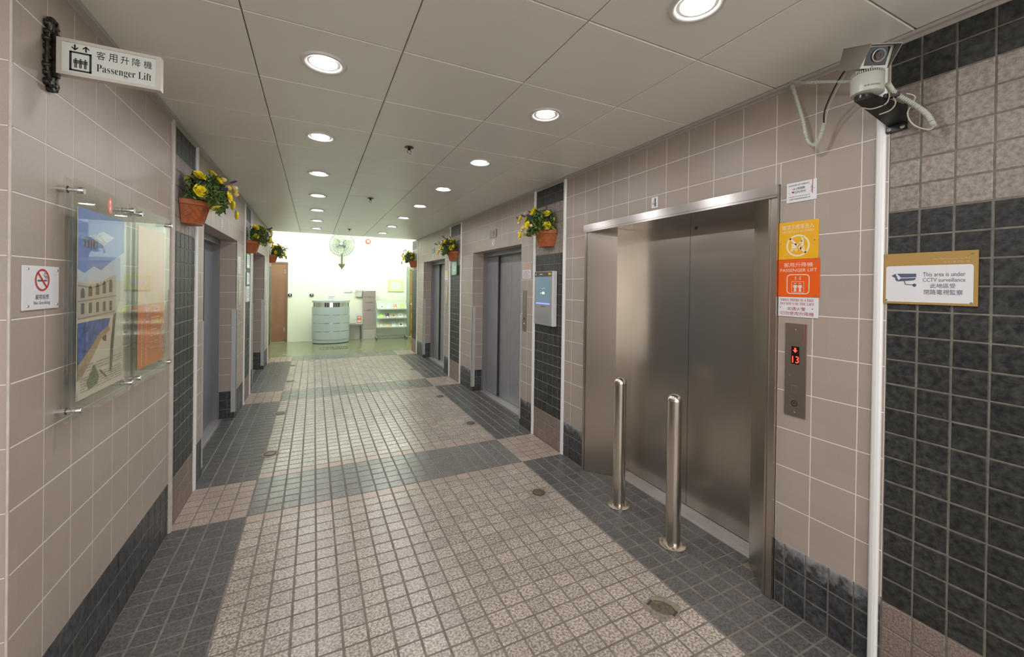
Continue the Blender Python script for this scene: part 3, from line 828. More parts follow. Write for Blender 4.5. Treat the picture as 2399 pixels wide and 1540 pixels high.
mb.flat([(-.112, .012), (-.098, .021), (-.097, .014), (-.092, .006), (-.098, .002)], z); mb.flat([(-.094, .021), (-.033, .020), (-.033, .006), (-.080, .004)], z)
mb.flat([(-.082, .001), (-.034, .003), (-.035, -.002), (-.040, -.007), (-.094, -.012), (-.086, -.004)], z)
mb.flat([(-.1, 0), (-.094, .004), (-.088, -.006), (-.096, -.010)], z)
mb.bar(-.070, -.010, -.066, -.024, .003, z); mb.bar(-.066, -.024, -.040, -.026, .003, z); mb.disc(-.038, -.027, .0058, z, 14, .007)
mb.build('lettering', 'navy_print', o)
mb = MB(); write(mb, 'Chai Wan Industrial City Ph 1', .016, .116, .071, .080, z-.0005); write(mb, '柴灣工業城第一期', .046, .116, .059, .068, z-.0005); mb.build('title', 'gold_print', o)
screws(o, [(-.128, .094), (.124, .092), (-.127, -.090), (.122, -.093)], .004, .006)
# number plates and indicators
def numplate(side, a, z_, n, w, h, label):
    o = onwall('number_plate', label, 'sign', side, a, z_)
    plate(o, w, h, 'white_plate', .002); mb = MB(); write(mb, serif(n), -w*.30, w*.30, -h*.36, h*.38, .0026); mb.build('numeral', 'black', o)
numplate('R', -1.167, 2.261, '4', .061, .078, 'small white plate numbered 4 above the steel lift')
numplate('R', 1.781, 2.233, '5', .075, .080, 'small white plate numbered 5 above the recessed lift')
numplate('R', 4.93, 2.237, '6', .075, .07, 'small number plate above the farther right lift')
numplate('L', 1.61, 2.233, '3', .07, .075, 'small number plate above the nearer left lift')
for a, lab, lit in ((1.774, 'floor indicator box with red figure above lift 5', 1), (4.91, 'floor indicator box above the farther right lift', 0)):
    o = onwall('floor_indicator', lab, 'indicator', 'R', a, 2.355)
    MB().box(-.11, .11, -.052, .052, 0, .012, bev=.002).build('housing', 'frame_grey' if lit else 'pale_green_plate', o)
    MB().rect(-.075, .075, -.033, .033, .0126).build('window', 'screen_black' if lit else 'grey_print', o)
    if lit: write(MB(), '1', -.022, .004, -.022, .022, .0132).build('lit_figure', 'led_dull', o)
# notices and call panels of the other lifts
def paper_notice(side, a, z0, z1, w, mat, prt, label, seed, pic=None):
    o = onwall('notice_plate', label, 'sign', side, a, (z0+z1)/2)
    h = z1-z0; plate(o, w, h, mat, .003); mb = MB()
    for k in range(5): dashes(mb, -w*.4, w*.4, h*(.34-.17*k), h*.07, .0037, .9, seed+k)
    mb.build('lettering', prt, o)
    return o
paper_notice('R', .785, 1.832, 1.902, .20, 'poster_stone', 'orange_print', 'brownish notice plate above the white one beside lift 5', 3)
paper_notice('R', .785, 1.73, 1.831, .20, 'white_plate', 'maroon_print', 'white notice plate with red letters beside lift 5', 9)
paper_notice('R', 3.953, 1.82, 1.906, .2, 'sand_print', 'pale_print', 'pale yellow notice plate beside the farther right lift', 13)
paper_notice('R', 3.953, 1.737, 1.819, .2, 'white_plate', 'maroon_print', 'white notice plate beside the farther right lift', 19)
paper_notice('L', 2.68, 1.86, 1.955, .19, 'white_plate', 'grey_print', 'upper white notice plate beside the nearer left lift', 23)
paper_notice('L', 2.68, 1.75, 1.855, .19, 'white_plate', 'grey_print', 'lower white notice plate beside the nearer left lift', 29)
def call(side, a, z0, z1, label, key):
    o = onwall('lift_call_panel', label, 'call panel', side, a, (z0+z1)/2)
    h = z1-z0; plate(o, .10, h, 'panel_steel', .006)
    MB().lathe([(.014, 0), (.014, .004), (.010, .006), (0, .006)], Matrix.Translation((0, -h*.33, .006)), 16).build('button', 'chrome', o)
    MB().lathe([(.010, 0), (.010, .003), (0, .004)], Matrix.Translation((0, -h*.2, .006)), 14).build('indicator', 'black', o)
    screws(o, [(0, h*.43), (0, -h*.43)], .004, .006, 'black_metal')
call('R', .82, 1.12, 1.594, 'tall narrow steel call panel beside lift 5', 0)
call('R', 3.915, 1.12, 1.608, 'tall narrow call panel beside the farther right lift', 0)
call('L', 2.70, 1.20, 1.67, 'tall narrow call panel beside the nearer left lift', 0)
call('L', 5.78, 1.20, 1.67, 'tall narrow call panel beside the farther left lift', 0)
# notice boards on the second left pier
for z0, z1, lab, sd in ((1.83, 2.038, 'upper green edged notice board on the second left pier', 40), (1.60, 1.78, 'middle framed notice on the second left pier', 50), (1.37, 1.585, 'lowest notice with small picture on the second left pier', 60)):
    o = onwall('notice_board', lab, 'notice board', 'L', 3.34, (z0+z1)/2, .002)
    h = z1-z0
    MB().box(-.15, .15, -h/2, h/2, 0, .012, bev=.002).build('frame', 'green_edge' if sd < 60 else 'white_trim', o)
    MB().rect(-.135, .135, -h/2+.014, h/2-.014, .0126).build('sheet', 'white_plate', o)
    mb = MB()
    for k in range(6): dashes(mb, -.11, .11, h*(.3-.1*k), h*.035, .0132, .8, sd+k)
    mb.build('lettering', 'grey_print', o)
# G sign
o = onwall('floor_sign', 'pale green floor sign with letter G on the second right pier', 'sign', 'R', 3.44, 1.963, .003)
MB().box(-.148, .148, -.150, .150, 0, .020, bev=.003).build('frame', 'green_edge', o)
MB().rect(-.138, .138, -.140, .140, .0206).build('face', 'pale_green_plate', o)
mb = MB(); write(mb, 'G', -.075, .075, -.085, .085, .0212); mb.build('lettering', 'white_plate', o)
screws(o, [(-.125, .125), (.125, .125), (-.125, -.125), (.125, -.125)], .006, .02, 'black_metal')
# display unit
o = onwall('display_unit', 'silver wall display with small video screen on the first right pier', 'display', 'R', .315, 1.518, .002)
MB().box(-.188, .188, -.281, .281, 0, .046, bev=.004).build('housing', 'silver_edge', o)
MB().box(-.186, .165, -.278, .278, .044, .050, bev=.002).build('front_panel', 'silver_plastic', o)
MB().rect(-.186, .165, .226, .276, .0506).build('header', 'brown_plate', o)
mb = MB(); dashes(mb, -.17, -.02, .250, .010, .0512, .9, 5); mb.build('lettering', 'white_plate', o)
MB().rect(.10, .15, .242, .264, .0512).build('badge', 'yellow_print', o)
sc_ = MB().rect(-.150, .130, -.065, .220, .0506).build('screen', 'screen_blue', o)
MB().rect(-.150, .130, -.062, -.048, .0512).build('caption_bar', 'screen_line', sc_)
MB().disc(0, .055, .028, .0512, 16, .014).disc(-.02, .10, .006, .0512, 8).disc(.02, .105, .006, .0512, 8).disc(-.05, .052, .008, .0512, 8).build('picture_glow', 'screen_glow', sc_)
MB().rect(-.04, .04, -.093, -.078, .0506).build('name_badge', 'grey_print', o)
mb = MB()
for i in range(16):
    for k in range(9): mb.rect(-.15+i*.018, -.142+i*.018, -.26+k*.012, -.256+k*.012, .0504)
mb.build('speaker_grille', 'frame_grey', o)

# ================================================================== SIGNS ON THE LEFT WALL
# no smoking
o = onwall('no_smoking_sign', 'square white no smoking sign on the left wall', 'sign', 'L', -1.414, 1.616)
plate(o, .202, .147, 'white_plate', .005); z = .0056
mb = MB(); r0, r1 = .033, .040
cy = .026
n = 36
vs = [(r*math.cos(2*PI*i/n)*1.02, cy+r*math.sin(2*PI*i/n)*.95, z+.0004) for r in (r0, r1) for i in range(n)]
mb.add(vs, [(i, (i+1) % n, n+(i+1) % n, n+i) for i in range(n)]); mb.bar(-.024, cy+.024, .024, cy-.024, .007, z+.0004); mb.build('prohibition_ring', 'red_print', o)
mb = MB().rect(-.026, .024, cy-.005, cy+.001, z).rect(.026, .029, cy-.005, cy+.001, z)
for (x0, y0, x1, y1) in ((.020, .006, .022, .012), (.022, .012, .012, .016), (.012, .016, .008, .021), (.008, .021, .013, .027), (.013, .027, .019, .024), (.019, .024, .021, .017), (.021, .017, .028, .013), (.028, .013, .029, .005)):
    mb.bar(x0, cy+y0-.003, x1, cy+y1-.003, .0022, z)
mb.build('cigarette_print', 'navy_print', o); mb = MB()
write(mb, '嚴禁吸煙', -.038, .038, -.040, -.023, z); write(mb, 'No Smoking', -.046, .046, -.060, -.045, z); mb.build('lettering', 'navy_print', o)
screws(o, [(-.078, .062), (.088, .060), (-.078, -.060), (.088, -.060)], .0045, .005)
# hanging passenger lift sign
ys = -1.384
o = thing('hanging_lift_sign', 'framed passenger lift sign projecting from the left wall', 'sign', (XW, ys, 2.425))
mb = MB()
x0, x1, h = .028, .312, .126
dp = .030
for (a, b, c, d) in ((x0, x1, h/2-.011, h/2), (x0, x1, -h/2, -h/2+.011), (x0, x0+.012, -h/2+.011, h/2-.011), (x1-.014, x1, -h/2+.011, h/2-.011)):
    mb.box(a, b, -dp/2, dp/2, c, d)
mb.build('frame', 'sign_frame', o)
MB().box(x0+.01, x1-.012, -dp/2+.004, dp/2-.004, -h/2+.009, h/2-.009).build('panel', 'sign_face', o)
face = bpy.data.objects.new('lettering', None)
def front(mb):   # turn local x,y drawing upright on the face towards the viewer
    mb.v = [(p[0], -dp/2+.0036-p[2], p[1]) for p in mb.v]; return mb
mb = MB(); z = .0004
mb.rect(.060, .118, .0175, .0235, z).rect(.060, .118, -.045, -.039, z).rect(.060, .066, -.045, .0235, z).rect(.112, .118, -.045, .0235, z)
for dx in (.0765, .0890, .1015): stand(mb, dx, -.033, .034, z, .8)
arrow(mb, .074, .048, .027, .0045, z, .0085); arrow(mb, .103, .027, .048, .0045, z, .0085)
for i, ch in enumerate('客用升降機'): write(mb, ch, .131+i*.0326, .1545+i*.0326, .011, .040, z)
write(mb, serif('Passenger Lift'), .131, .284, -.040, -.006, z)
front(mb).build('lettering', 'black', o)
# carved bracket: plate on the wall with scrolls
mb = MB().box(.002, .016, -.012, .012, -.105, .11, bev=.004).box(.012, .030, -.010, .010, -.075, .075)
for s in (1, -1):
    for (yy, zz, r) in ((.0, .118*s, .012), (.018, .10*s, .013), (-.018, .10*s, .013), (.022, .070*s, .010), (-.022, .070*s, .010), (.026, .045*s, .011), (-.026, .045*s, .011), (.022, .018*s, .010), (-.022, .018*s, .010)):
        mb.lathe([(0, .012), (r*.6, .011), (r*.95, .005), (r, 0), (r, -.006)], Matrix.Translation((.008, yy, zz)) @ Matrix.Rotation(PI/2, 4, 'Y'), 12)
    mb.tube([(.012, .0, .125*s), (.016, .018, .118*s), (.016, .026, .10*s), (.014, .02, .085*s), (.012, .026, .06*s), (.012, .030, .03*s), (.012, .028, 0)], .006, 8)
    mb.tube([(.012, .0, .125*s), (.016, -.018, .118*s), (.016, -.026, .10*s), (.014, -.02, .085*s), (.012, -.026, .06*s), (.012, -.030, .03*s), (.012, -.028, 0)], .006, 8)
mb.build('bracket', 'bronze', o)

# acrylic poster frames
def poster_frame(yc, label, w=.53, h=.895, zc=1.568):
    o = onwall('poster_frame', label, 'poster frame', 'L', yc, zc)
    MB().box(-w/2, w/2, -h/2, h/2, .044, .052, bev=.001).build('front_pane', 'acrylic', o)
    MB().box(-w/2, w/2, -h/2, h/2, .026, .032, bev=.001).build('back_pane', 'acrylic', o)
    for sx_ in (-1, 1):
        for sy_ in (-1, 1):
            x, y = sx_*(w/2-.03), sy_*(h/2-.04)
            MB().lathe([(.013, .0), (.013, .0255)], Matrix.Translation((x, y, 0)), 16).lathe([(.008, .0255), (.008, .053)], Matrix.Translation((x, y, 0)), 12).lathe([(.013, .0525), (.013, .068), (.012, .070), (0, .070)], Matrix.Translation((x, y, 0)), 16).build('standoff', 'chrome', o)
    return o
o = poster_frame(-1.075, 'acrylic frame on standoffs holding a poolside villa poster')
x0, x1, y0, y1 = -.190, .225, -.385, .354
pw, ph = x1-x0, y1-y0
zz = .036
sh = MB().box(x0, x1, y0, y1, .034, zz).build('poster', 'poster_cream', o)
def P(pts): return [(x0+u*pw, y0+v*ph) for u, v in pts]
def pr(name, mat, polys, lv):
    mb = MB()
    for p in polys: mb.flat(P(p), zz+lv*.0003)
    return mb.build(name, mat, sh)
def R4(a, b, c, d): return [(a, c), (b, c), (b, d), (a, d)]
pr('sky', 'poster_blue', [R4(0, 1, .62, 1)], 1)
pr('cloud', 'poster_cloud', [[(0, .62), (1, .62), (1, .80), (.7, .74), (.45, .68), (.3, .70), (.12, .66), (0, .68)], [(.2, .86), (.5, .82), (.75, .88), (.5, .9)]], 2)
pr('villa', 'poster_stone', [[(0, .42), (.8, .42), (.8, .66), (.66, .645), (.45, .615), (.25, .60), (0, .615)]], 3)
pr('cornice', 'poster_stone_dark', [[(0, .600), (.25, .586), (.45, .600), (.66, .630), (.66, .624), (.45, .592), (.25, .578), (0, .592)], [(0, .515), (.8, .535), (.8, .528), (0, .508)], [(0, .425), (.8, .44), (.8, .434), (0, .418)]], 4)
arch = []
for i in range(5):
    u = .05+i*.145; b = .53+.006*i; hh = .035+.006*i
    arch.append([(u, b), (u+.075, b), (u+.075, b+hh), (u+.058, b+hh+.014), (u+.0375, b+hh+.018), (u+.017, b+hh+.014), (u, b+hh)])
    arch.append(R4(u+.01, u+.07, .445, .502))
pr('arches', 'poster_shadow', arch, 4)
pr('pool', 'poster_pool', [[(0, .40), (.55, .405), (.66, .40), (.62, .36), (.42, .325), (.2, .24), (0, .18)]], 5)
pr('pool_edge', 'poster_tan', [[(0, .18), (.2, .24), (.42, .325), (.62, .36), (.66, .33), (.46, .29), (.28, .20), (.1, .12), (0, .10)]], 6)
pr('stair', 'poster_shadow', [[(.50, .30), (.57, .31), (.57, .27), (.5, .285)], [(.75, .42), (.80, .43), (.74, .24), (.70, .08), (.66, .09), (.68, .24)], [(.42, .115), (.44, .12), (.60, .065), (.58, .062)]], 7)
pr('flowers', 'poster_green', [[(.20, .03), (.38, .045), (.42, .08), (.36, .13), (.31, .16), (.26, .12), (.18, .08)]], 7)
pr('blossoms', 'mauve_flower', [[(.22+.05*(i % 4), .06+.025*(i//4)), (.24+.05*(i % 4), .06+.025*(i//4)), (.23+.05*(i % 4), .075+.025*(i//4))] for i in range(12)], 8)
pr('caption_field', 'poster_cream', [R4(0, 1, 0, .052)], 6)
mb = MB()
for k in range(9): dashes(mb, x0+.05*pw, x1-.05*pw, y0+(.148-.014*k)*ph if k > 2 else y0+(.17-.016*k)*ph, .0035, zz+.003, .8, 70+k)
mb.v = [(p[0], p[1]-.05*0, p[2]) for p in mb.v]; mb.build('caption', 'poster_stone_dark', sh)
mb = MB(); write(mb, serif('THE'), x0+.10*pw, x0+.36*pw, y0+.80*ph, y0+.84*ph, zz+.003); mb.build('title', 'gold_plate', sh)
mb = MB().disc(.03, .395, .021, .0524, 24, .034); mb.build('emblem', 'orange_plate', o)
mb = MB().flat([(.030, .422), (.036, .412), (.031, .398), (.036, .384), (.030, .370), (.024, .380), (.029, .394), (.024, .410)], .0527); mb.build('emblem_mark', 'white_plate', o)
o = poster_frame(-.505, 'acrylic frame with an orange poster next to the white corner strip', .525)
x0, x1, y0, y1 = -.168, .232, -.382, .36
pw, ph = x1-x0, y1-y0
sh = MB().box(x0, x1, y0, y1, .034, zz).build('poster', 'poster_orange', o)
pr('reflection_wash', 'poster_orange_washed', [R4(0, 1, .45, 1)], 1)  # paler colour paints in the reflection washing out the poster's top
mb = MB()
for u in (.12, .28):
    y = y0+.02*ph
    while y < y0+.32*ph: mb.rect(x0+u*pw-.003, x0+u*pw+.003, y, y+.012, zz+.0009); y += .018
for i in range(60):
    rnd = random.Random(i); u = .28+rnd.gauss(0, .03); v = rnd.uniform(.33, .62); mb.bar(x0+u*pw, y0+v*ph, x0+u*pw+.008, y0+v*ph+rnd.uniform(-.012, .012), .004, zz+.0009)
for i in range(90):
    rnd = random.Random(100+i); v = rnd.uniform(.06, .27); u = .88+rnd.uniform(-.1, .1)*min(1, (.30-v)*8); mb.bar(x0+u*pw, y0+v*ph, x0+u*pw+.008, y0+v*ph+rnd.uniform(-.012, .012), .004, zz+.0009)
mb.bar(x0+.80*pw, y0+.28*ph, x0+.90*pw, y0+.335*ph, .003, zz+.0009).bar(x0+.90*pw, y0+.335*ph, x0+.97*pw, y0+.28*ph, .003, zz+.0009)
for k in range(10): dashes(mb, x0+.45*pw, x0+(.70+.05*(k % 3))*pw, y0+(.12+.045*k)*ph, .005, zz+.0009, .85, 200+k)
mb.build('lettering', 'white_plate', sh)

# ================================================================== FLOWER POTS
def petal(mb, a, tilt, ln, wd, base, lift_):
    M = Matrix.Translation(base) @ Matrix.Rotation(a, 4, 'Z') @ Matrix.Rotation(tilt, 4, 'Y')
    vs = []
    for i in range(4):
        t_ = i/3
        for j in (-1, 0, 1): vs.append((wd*j*(.45+.75*math.sin(PI*min(1, t_*.75+.1)))*.6, 0, 0))
        for q in range(3):
            j = q-1; vs[i*3+q] = (ln*.35*math.sin(t_*1.6)-abs(j)*wd*.12, wd*j*(.4+.6*math.sin(PI*(.15+.7*t_))), ln*t_*(1-.12*abs(j)))
    fs = [(i*3+j, i*3+j+1, i*3+j+4, i*3+j+3) for i in range(3) for j in range(2)]
    mb.add(vs, fs, True, M)
def make_rose():
    mb = MB()
    for ring_, (nn, tilt, ln, wd) in enumerate(((3, -.15, .016, .007), (4, .15, .019, .009), (5, .55, .023, .012), (6, 1.0, .026, .014))):
        for i in range(nn): petal(mb, 2*PI*i/nn+ring_*.7, tilt, ln, wd, (0, 0, 0), 0)
    return mb.mesh('rose', 'petal_yellow')
def make_ball(mat):
    bm = bmesh.new(); bmesh.ops.create_icosphere(bm, subdivisions=2, radius=.013)
    for i, v in enumerate(bm.verts): v.co *= 1+.16*((i*7) % 5-2)/2
    me = bpy.data.meshes.new('dried_flower'); bm.to_mesh(me); bm.free(); me.materials.append(MATS[mat]); return me
def make_spike(mat):
    mb = MB(); rnd = random.Random(4)
    for i in range(16):
        z_ = i*.0024; r = .0065*(1-.35*i/16); a = i*2.4
        c = Vector((r*math.cos(a)*.8, r*math.sin(a)*.8, z_)); q = .0045
        vs = [c+Vector(d)*q for d in ((1, 0, 0), (-1, 0, 0), (0, 1, 0), (0, -1, 0), (0, 0, 1), (0, 0, -1))]
        mb.add([tuple(v) for v in vs], [(0, 2, 4), (2, 1, 4), (1, 3, 4), (3, 0, 4), (2, 0, 5), (1, 2, 5), (3, 1, 5), (0, 3, 5)])
    mb.tube([(0, 0, -.03), (0, 0, .03)], .001, 5)
    return mb.mesh('flower_spike', mat)
rose_me = make_rose(); ball_a = make_ball('ball_cream'); ball_b = make_ball('ball_yellow'); spike_p = make_spike('purple_flower'); spike_m = make_spike('mauve_flower')
def make_pot():
    mb = MB(); n = 18; RX, RY = .155, .145
    def half(sc, z_, k): return [(RX*sc*math.cos(PI*i/n), RY*sc*math.sin(PI*i/n)*k, z_) for i in range(n+1)]
    prof = [(.70, 0), (.72, .010), (.95, .125), (.955, .127), (1.03, .129), (1.04, .162), (1.0, .166), (.93, .165), (.90, .15)]
    rows = [half(s_, z_, 1) for s_, z_ in prof]
    for a, b in zip(rows, rows[1:]):
        mb.add(a+b, [(i, i+1, n+2+i, n+1+i) for i in range(n)], True)
    for a, b in zip(prof, prof[1:]): pass
    mb.flat([(p[0], p[1]) for p in rows[0]], .0)
    mb.add([rows[k][0] for k in range(6)]+[rows[k][-1] for k in range(6)], [(k, k+1, 7+k, 6+k) for k in range(5)])
    mb.flat([(p[0], p[1]) for p in rows[-1]], .15)
    # woven lattice lines in relief
    for i in range(-2, 12):
        for s_ in (1, -1):
            path = []
            for k in range(9):
                t_ = k/8; ang = PI*(i/9+s_*t_*.28+(0 if s_ > 0 else .28))
                if ang < .02 or ang > PI-.02: continue
                q = .735+(.94-.735)*t_; z_ = .013+.105*t_
                path.append((RX*q*math.cos(ang), RY*q*math.sin(ang), z_))
            if len(path) > 2: mb.tube(path, .0022, 5)
    return mb.mesh('pot', 'terracotta')
pot_me = make_pot()
def foliage(seed, mat, n, big):
    rnd = random.Random(seed); mb = MB()
    for i in range(n):
        a = rnd.uniform(0, PI); e = rnd.uniform(-.5, 1.5); rr = rnd.uniform(.45, 1.0)
        c = Vector((.19*rr*math.cos(a)*max(.4, math.cos(e*.7)), .04+.21*rr*math.sin(a)*max(.3, math.cos(e*.6)), .185+.185*rr*math.sin(e)))
        if c.z < .17 and c.y < .16: c.z = .165+rnd.random()*.05
        l = rnd.uniform(.016, .030)*big; w = l*rnd.uniform(.35, .55)
        M = Matrix.Translation(c) @ Matrix.Rotation(rnd.uniform(0, 2*PI), 4, 'Z') @ Matrix.Rotation(rnd.uniform(-1.2, 1.2), 4, 'X') @ Matrix.Rotation(rnd.uniform(-1, 1), 4, 'Y')
        mb.add([(0, -l, 0), (w, 0, l*.25), (0, l, 0), (-w, 0, l*.25), (0, 0, 0)], [(0, 1, 4), (1, 2, 4), (2, 3, 4), (3, 0, 4)], False, M)
    return mb
leafA = [foliage(11, 'leaf_green', 900, 1.05).mesh('foliage', 'leaf_green'), foliage(12, 'leaf_green', 900, 1.05).mesh('foliage', 'leaf_green')]
leafB = [foliage(13, 'leaf_light', 330, .75).mesh('light_foliage', 'leaf_light'), foliage(14, 'leaf_light', 330, .75).mesh('light_foliage', 'leaf_light')]
leafC = [foliage(15, 'leaf_yellow', 14, 1.8).mesh('yellow_leaves', 'leaf_yellow'), foliage(16, 'leaf_yellow', 14, 1.8).mesh('yellow_leaves', 'leaf_yellow')]
# directions given as (across the wall, out of the wall, up) in metres from the pot's base; local x runs along the wall
def flowerpot(side, yc, z0, label, seed):
    rz = PI/2 if side == 'R' else -PI/2
    X = XE-.003 if side == 'R' else XW+.003
    t = thing('flower_pot', label, 'flower pot', (X, yc, z0), rz, 'terracotta wall pots')
    link('pot', pot_me, t)
    k = seed % 2
    for me in (leafA[k], leafB[k], leafC[k]): link(me.name.split('.')[0], me, t)
    rnd = random.Random(seed)
    def put(name, me, c, sc, out=None):
        o = link(name, me, t); o.location = c
        d = Vector((c[0], c[1]*1.0+.02, max(.02, c[2]-.18))).normalized()
        o.rotation_euler = d.to_track_quat('Z', 'Y').to_euler(); o.scale = (sc, sc, sc)
    s_ = 1 if side == 'R' else -1      # toward the viewer is -Y in the room
    # local +x is +Y (away) on the right wall and -Y (near) on the left wall
    for (u, v, w) in ((-.14, .10, .21), (-.11, .09, .33), (-.02, .18, .32), (.0, .24, .21), (.10, .24, .20), (.15, .15, .28), (.08, .27, .12), (.05, .13, .37), (.13, .24, .31)):
        put('rose', rose_me, (s_*(u+rnd.uniform(-.015, .015)), v+.012, w+rnd.uniform(-.015, .015)), rnd.uniform(1.5, 1.95))
    for i in range(14):
        a = rnd.uniform(-.2, 1.5); 
        put('dried_flower', (ball_a, ball_b)[i % 2], (s_*(rnd.uniform(-.06, .2)), rnd.uniform(.15, .29), rnd.uniform(.14, .36)), rnd.uniform(1.1, 1.6))
    for i in range(8):
        put('flower_spike', spike_p, (s_*rnd.uniform(-.15, .2), rnd.uniform(.08, .29), rnd.uniform(.2, .39)), rnd.uniform(1.2, 1.6))
    for i in range(5):
        put('mauve_spike', spike_m, (s_*rnd.uniform(-.14, .15), rnd.uniform(.06, .22), rnd.uniform(.24, .38)), rnd.uniform(1., 1.3))
ZP = 2.054
flowerpot('L', .30, ZP, 'nearest terracotta pot of yellow flowers on the left wall', 1)
flowerpot('L', 3.37, ZP, 'middle terracotta flower pot on the left wall', 2)
flowerpot('L', 6.50, ZP, 'farthest terracotta flower pot on the left wall', 3)
flowerpot('R', .30, ZP, 'terracotta pot of yellow flowers above the wall display', 4)
flowerpot('R', 3.42, ZP, 'terracotta flower pot above the green G sign', 5)
flowerpot('R', 6.58, ZP, 'farthest terracotta flower pot on the right wall', 6)

# ================================================================== SURVEILLANCE CAMERA
t = thing('surveillance_camera', 'grey surveillance camera on a black bracket by the ceiling', 'camera', (XE, -2.525, 2.37))
bx_, by_ = XE, -2.525
def W_(x, y, z): return (x-bx_, y-by_, z-2.37)
cxp, cyp = 2.40, -2.510       # pan unit axis
MB().box(-.012, -.001, -.035, .035, -.052, .055, bev=.002).build('wall_plate', 'black_metal', t)
for y, z in ((-.022, -.04), (.022, -.04), (-.022, .042)):
    MB().lathe([(.008, 0), (.008, .003), (.003, .004), (0, .002)], Matrix.Translation((-.012, y, z)) @ Matrix.Rotation(-PI/2, 4, 'Y'), 12).build('bolt', 'chrome', t)
a = Vector(W_(2.605, -2.53, 2.385)); b = Vector(W_(2.385, -2.506, 2.425))
mb = MB()
for (p, w, hh) in ((a, .03, .032),): pass
vs = []
for p, w, h0, h1 in ((a, .030, -.042, .030), (b, .028, -.012, .0)):
    vs += [(p.x, p.y-w, p.z+h0), (p.x, p.y+w, p.z+h0), (p.x, p.y+w, p.z+h1), (p.x, p.y-w, p.z+h1)]
mb.add(vs, [(0, 1, 2, 3), (4, 7, 6, 5), (0, 4, 5, 1), (1, 5, 6, 2), (2, 6, 7, 3), (3, 7, 4, 0)])
mb.lathe([(0, -.012), (.03, -.012), (.03, .0), (0, .0)], Matrix.Translation(b), 20); mb.build('arm', 'black_metal', t)
P0 = Vector(W_(cxp, cyp, 2.43))
MB().lathe([(0, -.001), (.044, 0), (.053, .005), (.0535, .074), (.0515, .077)], Matrix.Translation(P0), 40).build('pan_unit', 'camera_grey', t)
mb = MB().lathe([(.0515, .075), (.0515, .086), (.03, .088), (0, .088)], Matrix.Translation(P0), 40); mb.build('gear_ring', 'black', t)
mb = MB()
for i in range(48):
    an = 2*PI*i/48; mb.box(.0495, .0535, -.0016, .0016, .077, .086, M=Matrix.Translation(P0) @ Matrix.Rotation(an, 4, 'Z'))
mb.build('gear_teeth', 'camera_grey', t)
vd = Vector((cxp, cyp, 0))-Vector((CAM.x, CAM.y, 0)); vd.normalize()
pv = lambda an: Vector((-vd.x*math.cos(an)+vd.y*math.sin(an), -vd.y*math.cos(an)-vd.x*math.sin(an), 0))
f2 = pv(.25)
mb = MB()
q = MB(); dashes(q, -.022, .030, 0, .005, 0, .85, 3); rr = .0541
mb.add([tuple(P0+Vector((rr*math.cos(math.atan2(f2.y, f2.x)+p[0]/rr), rr*math.sin(math.atan2(f2.y, f2.x)+p[0]/rr), .022+p[1]))) for p in q.v], q.f)
mb.build('maker_mark', 'grey_print', t)
MB().box(-.02, .02, -.026, .026, .086, .096, M=Matrix.Translation(P0)).box(-.026, -.018, -.028, .028, .09, .108, M=Matrix.Translation(P0)).box(.018, .026, -.028, .028, .09, .108, M=Matrix.Translation(P0)).build('tilt_yoke', 'camera_white', t)
MB().tube([P0+Vector((-.03, 0, .101)), P0+Vector((.03, 0, .101))], .006, 10).build('pivot', 'copper', t)
# housing: local x forward, y left, z up
fd = pv(.60); ang = math.atan2(fd.y, fd.x)
HM = Matrix.Translation(P0+Vector((0, 0, .152))) @ Matrix.Rotation(ang, 4, 'Z') @ Matrix.Rotation(.42, 4, 'Y')
hw, hh = .053, .041
L0, L1 = -.075, .052
mb = MB().box(L0, L1, -hw+.003, hw-.003, -hh, hh-.004, M=HM); cs = mb.build('case', 'camera_white', t)
# hood: roof and two cheeks cut on the slant, longer at the top
mb = MB().box(L0-.004, L1+.038, -hw-.002, hw+.002, hh-.003, hh+.001, M=HM)
for s in (-1, 1):
    y0_, y1_ = s*(hw-.001), s*(hw+.002)
    pts = [(L0-.004, -hh), (L1+.004, -hh), (L1+.038, hh), (L0-.004, hh)]
    vs = [(p[0], y0_, p[1]) for p in pts]+[(p[0], y1_, p[1]) for p in pts]
    mb.add(vs, [(0, 1, 2, 3), (4, 7, 6, 5), (0, 4, 5, 1), (1, 5, 6, 2), (2, 6, 7, 3), (3, 7, 4, 0)], False, HM)
mb.build('hood', 'camera_case', t)
MB().box(L1, L1+.001, -.039, .039, -.031, .033, M=HM).build('window', 'dark_glass', cs)
FM = HM @ Matrix.Translation((L1+.0012, .004, .004)) @ Matrix.Rotation(PI/2, 4, 'Y')
MB().lathe([(.024, 0), (.024, .004), (.021, .005), (.019, .003)], FM, 32).build('lens_ring', 'silver_plastic', cs)
MB().lathe([(.019, .002), (.010, .001), (0, .0015)], FM, 24).build('lens', 'dark_glass', cs)
MB().ring(0, 0, .009, .011, 0).build('lens_inner_ring', 'copper', cs).matrix_local = FM @ Matrix.Translation((0, 0, .0035))
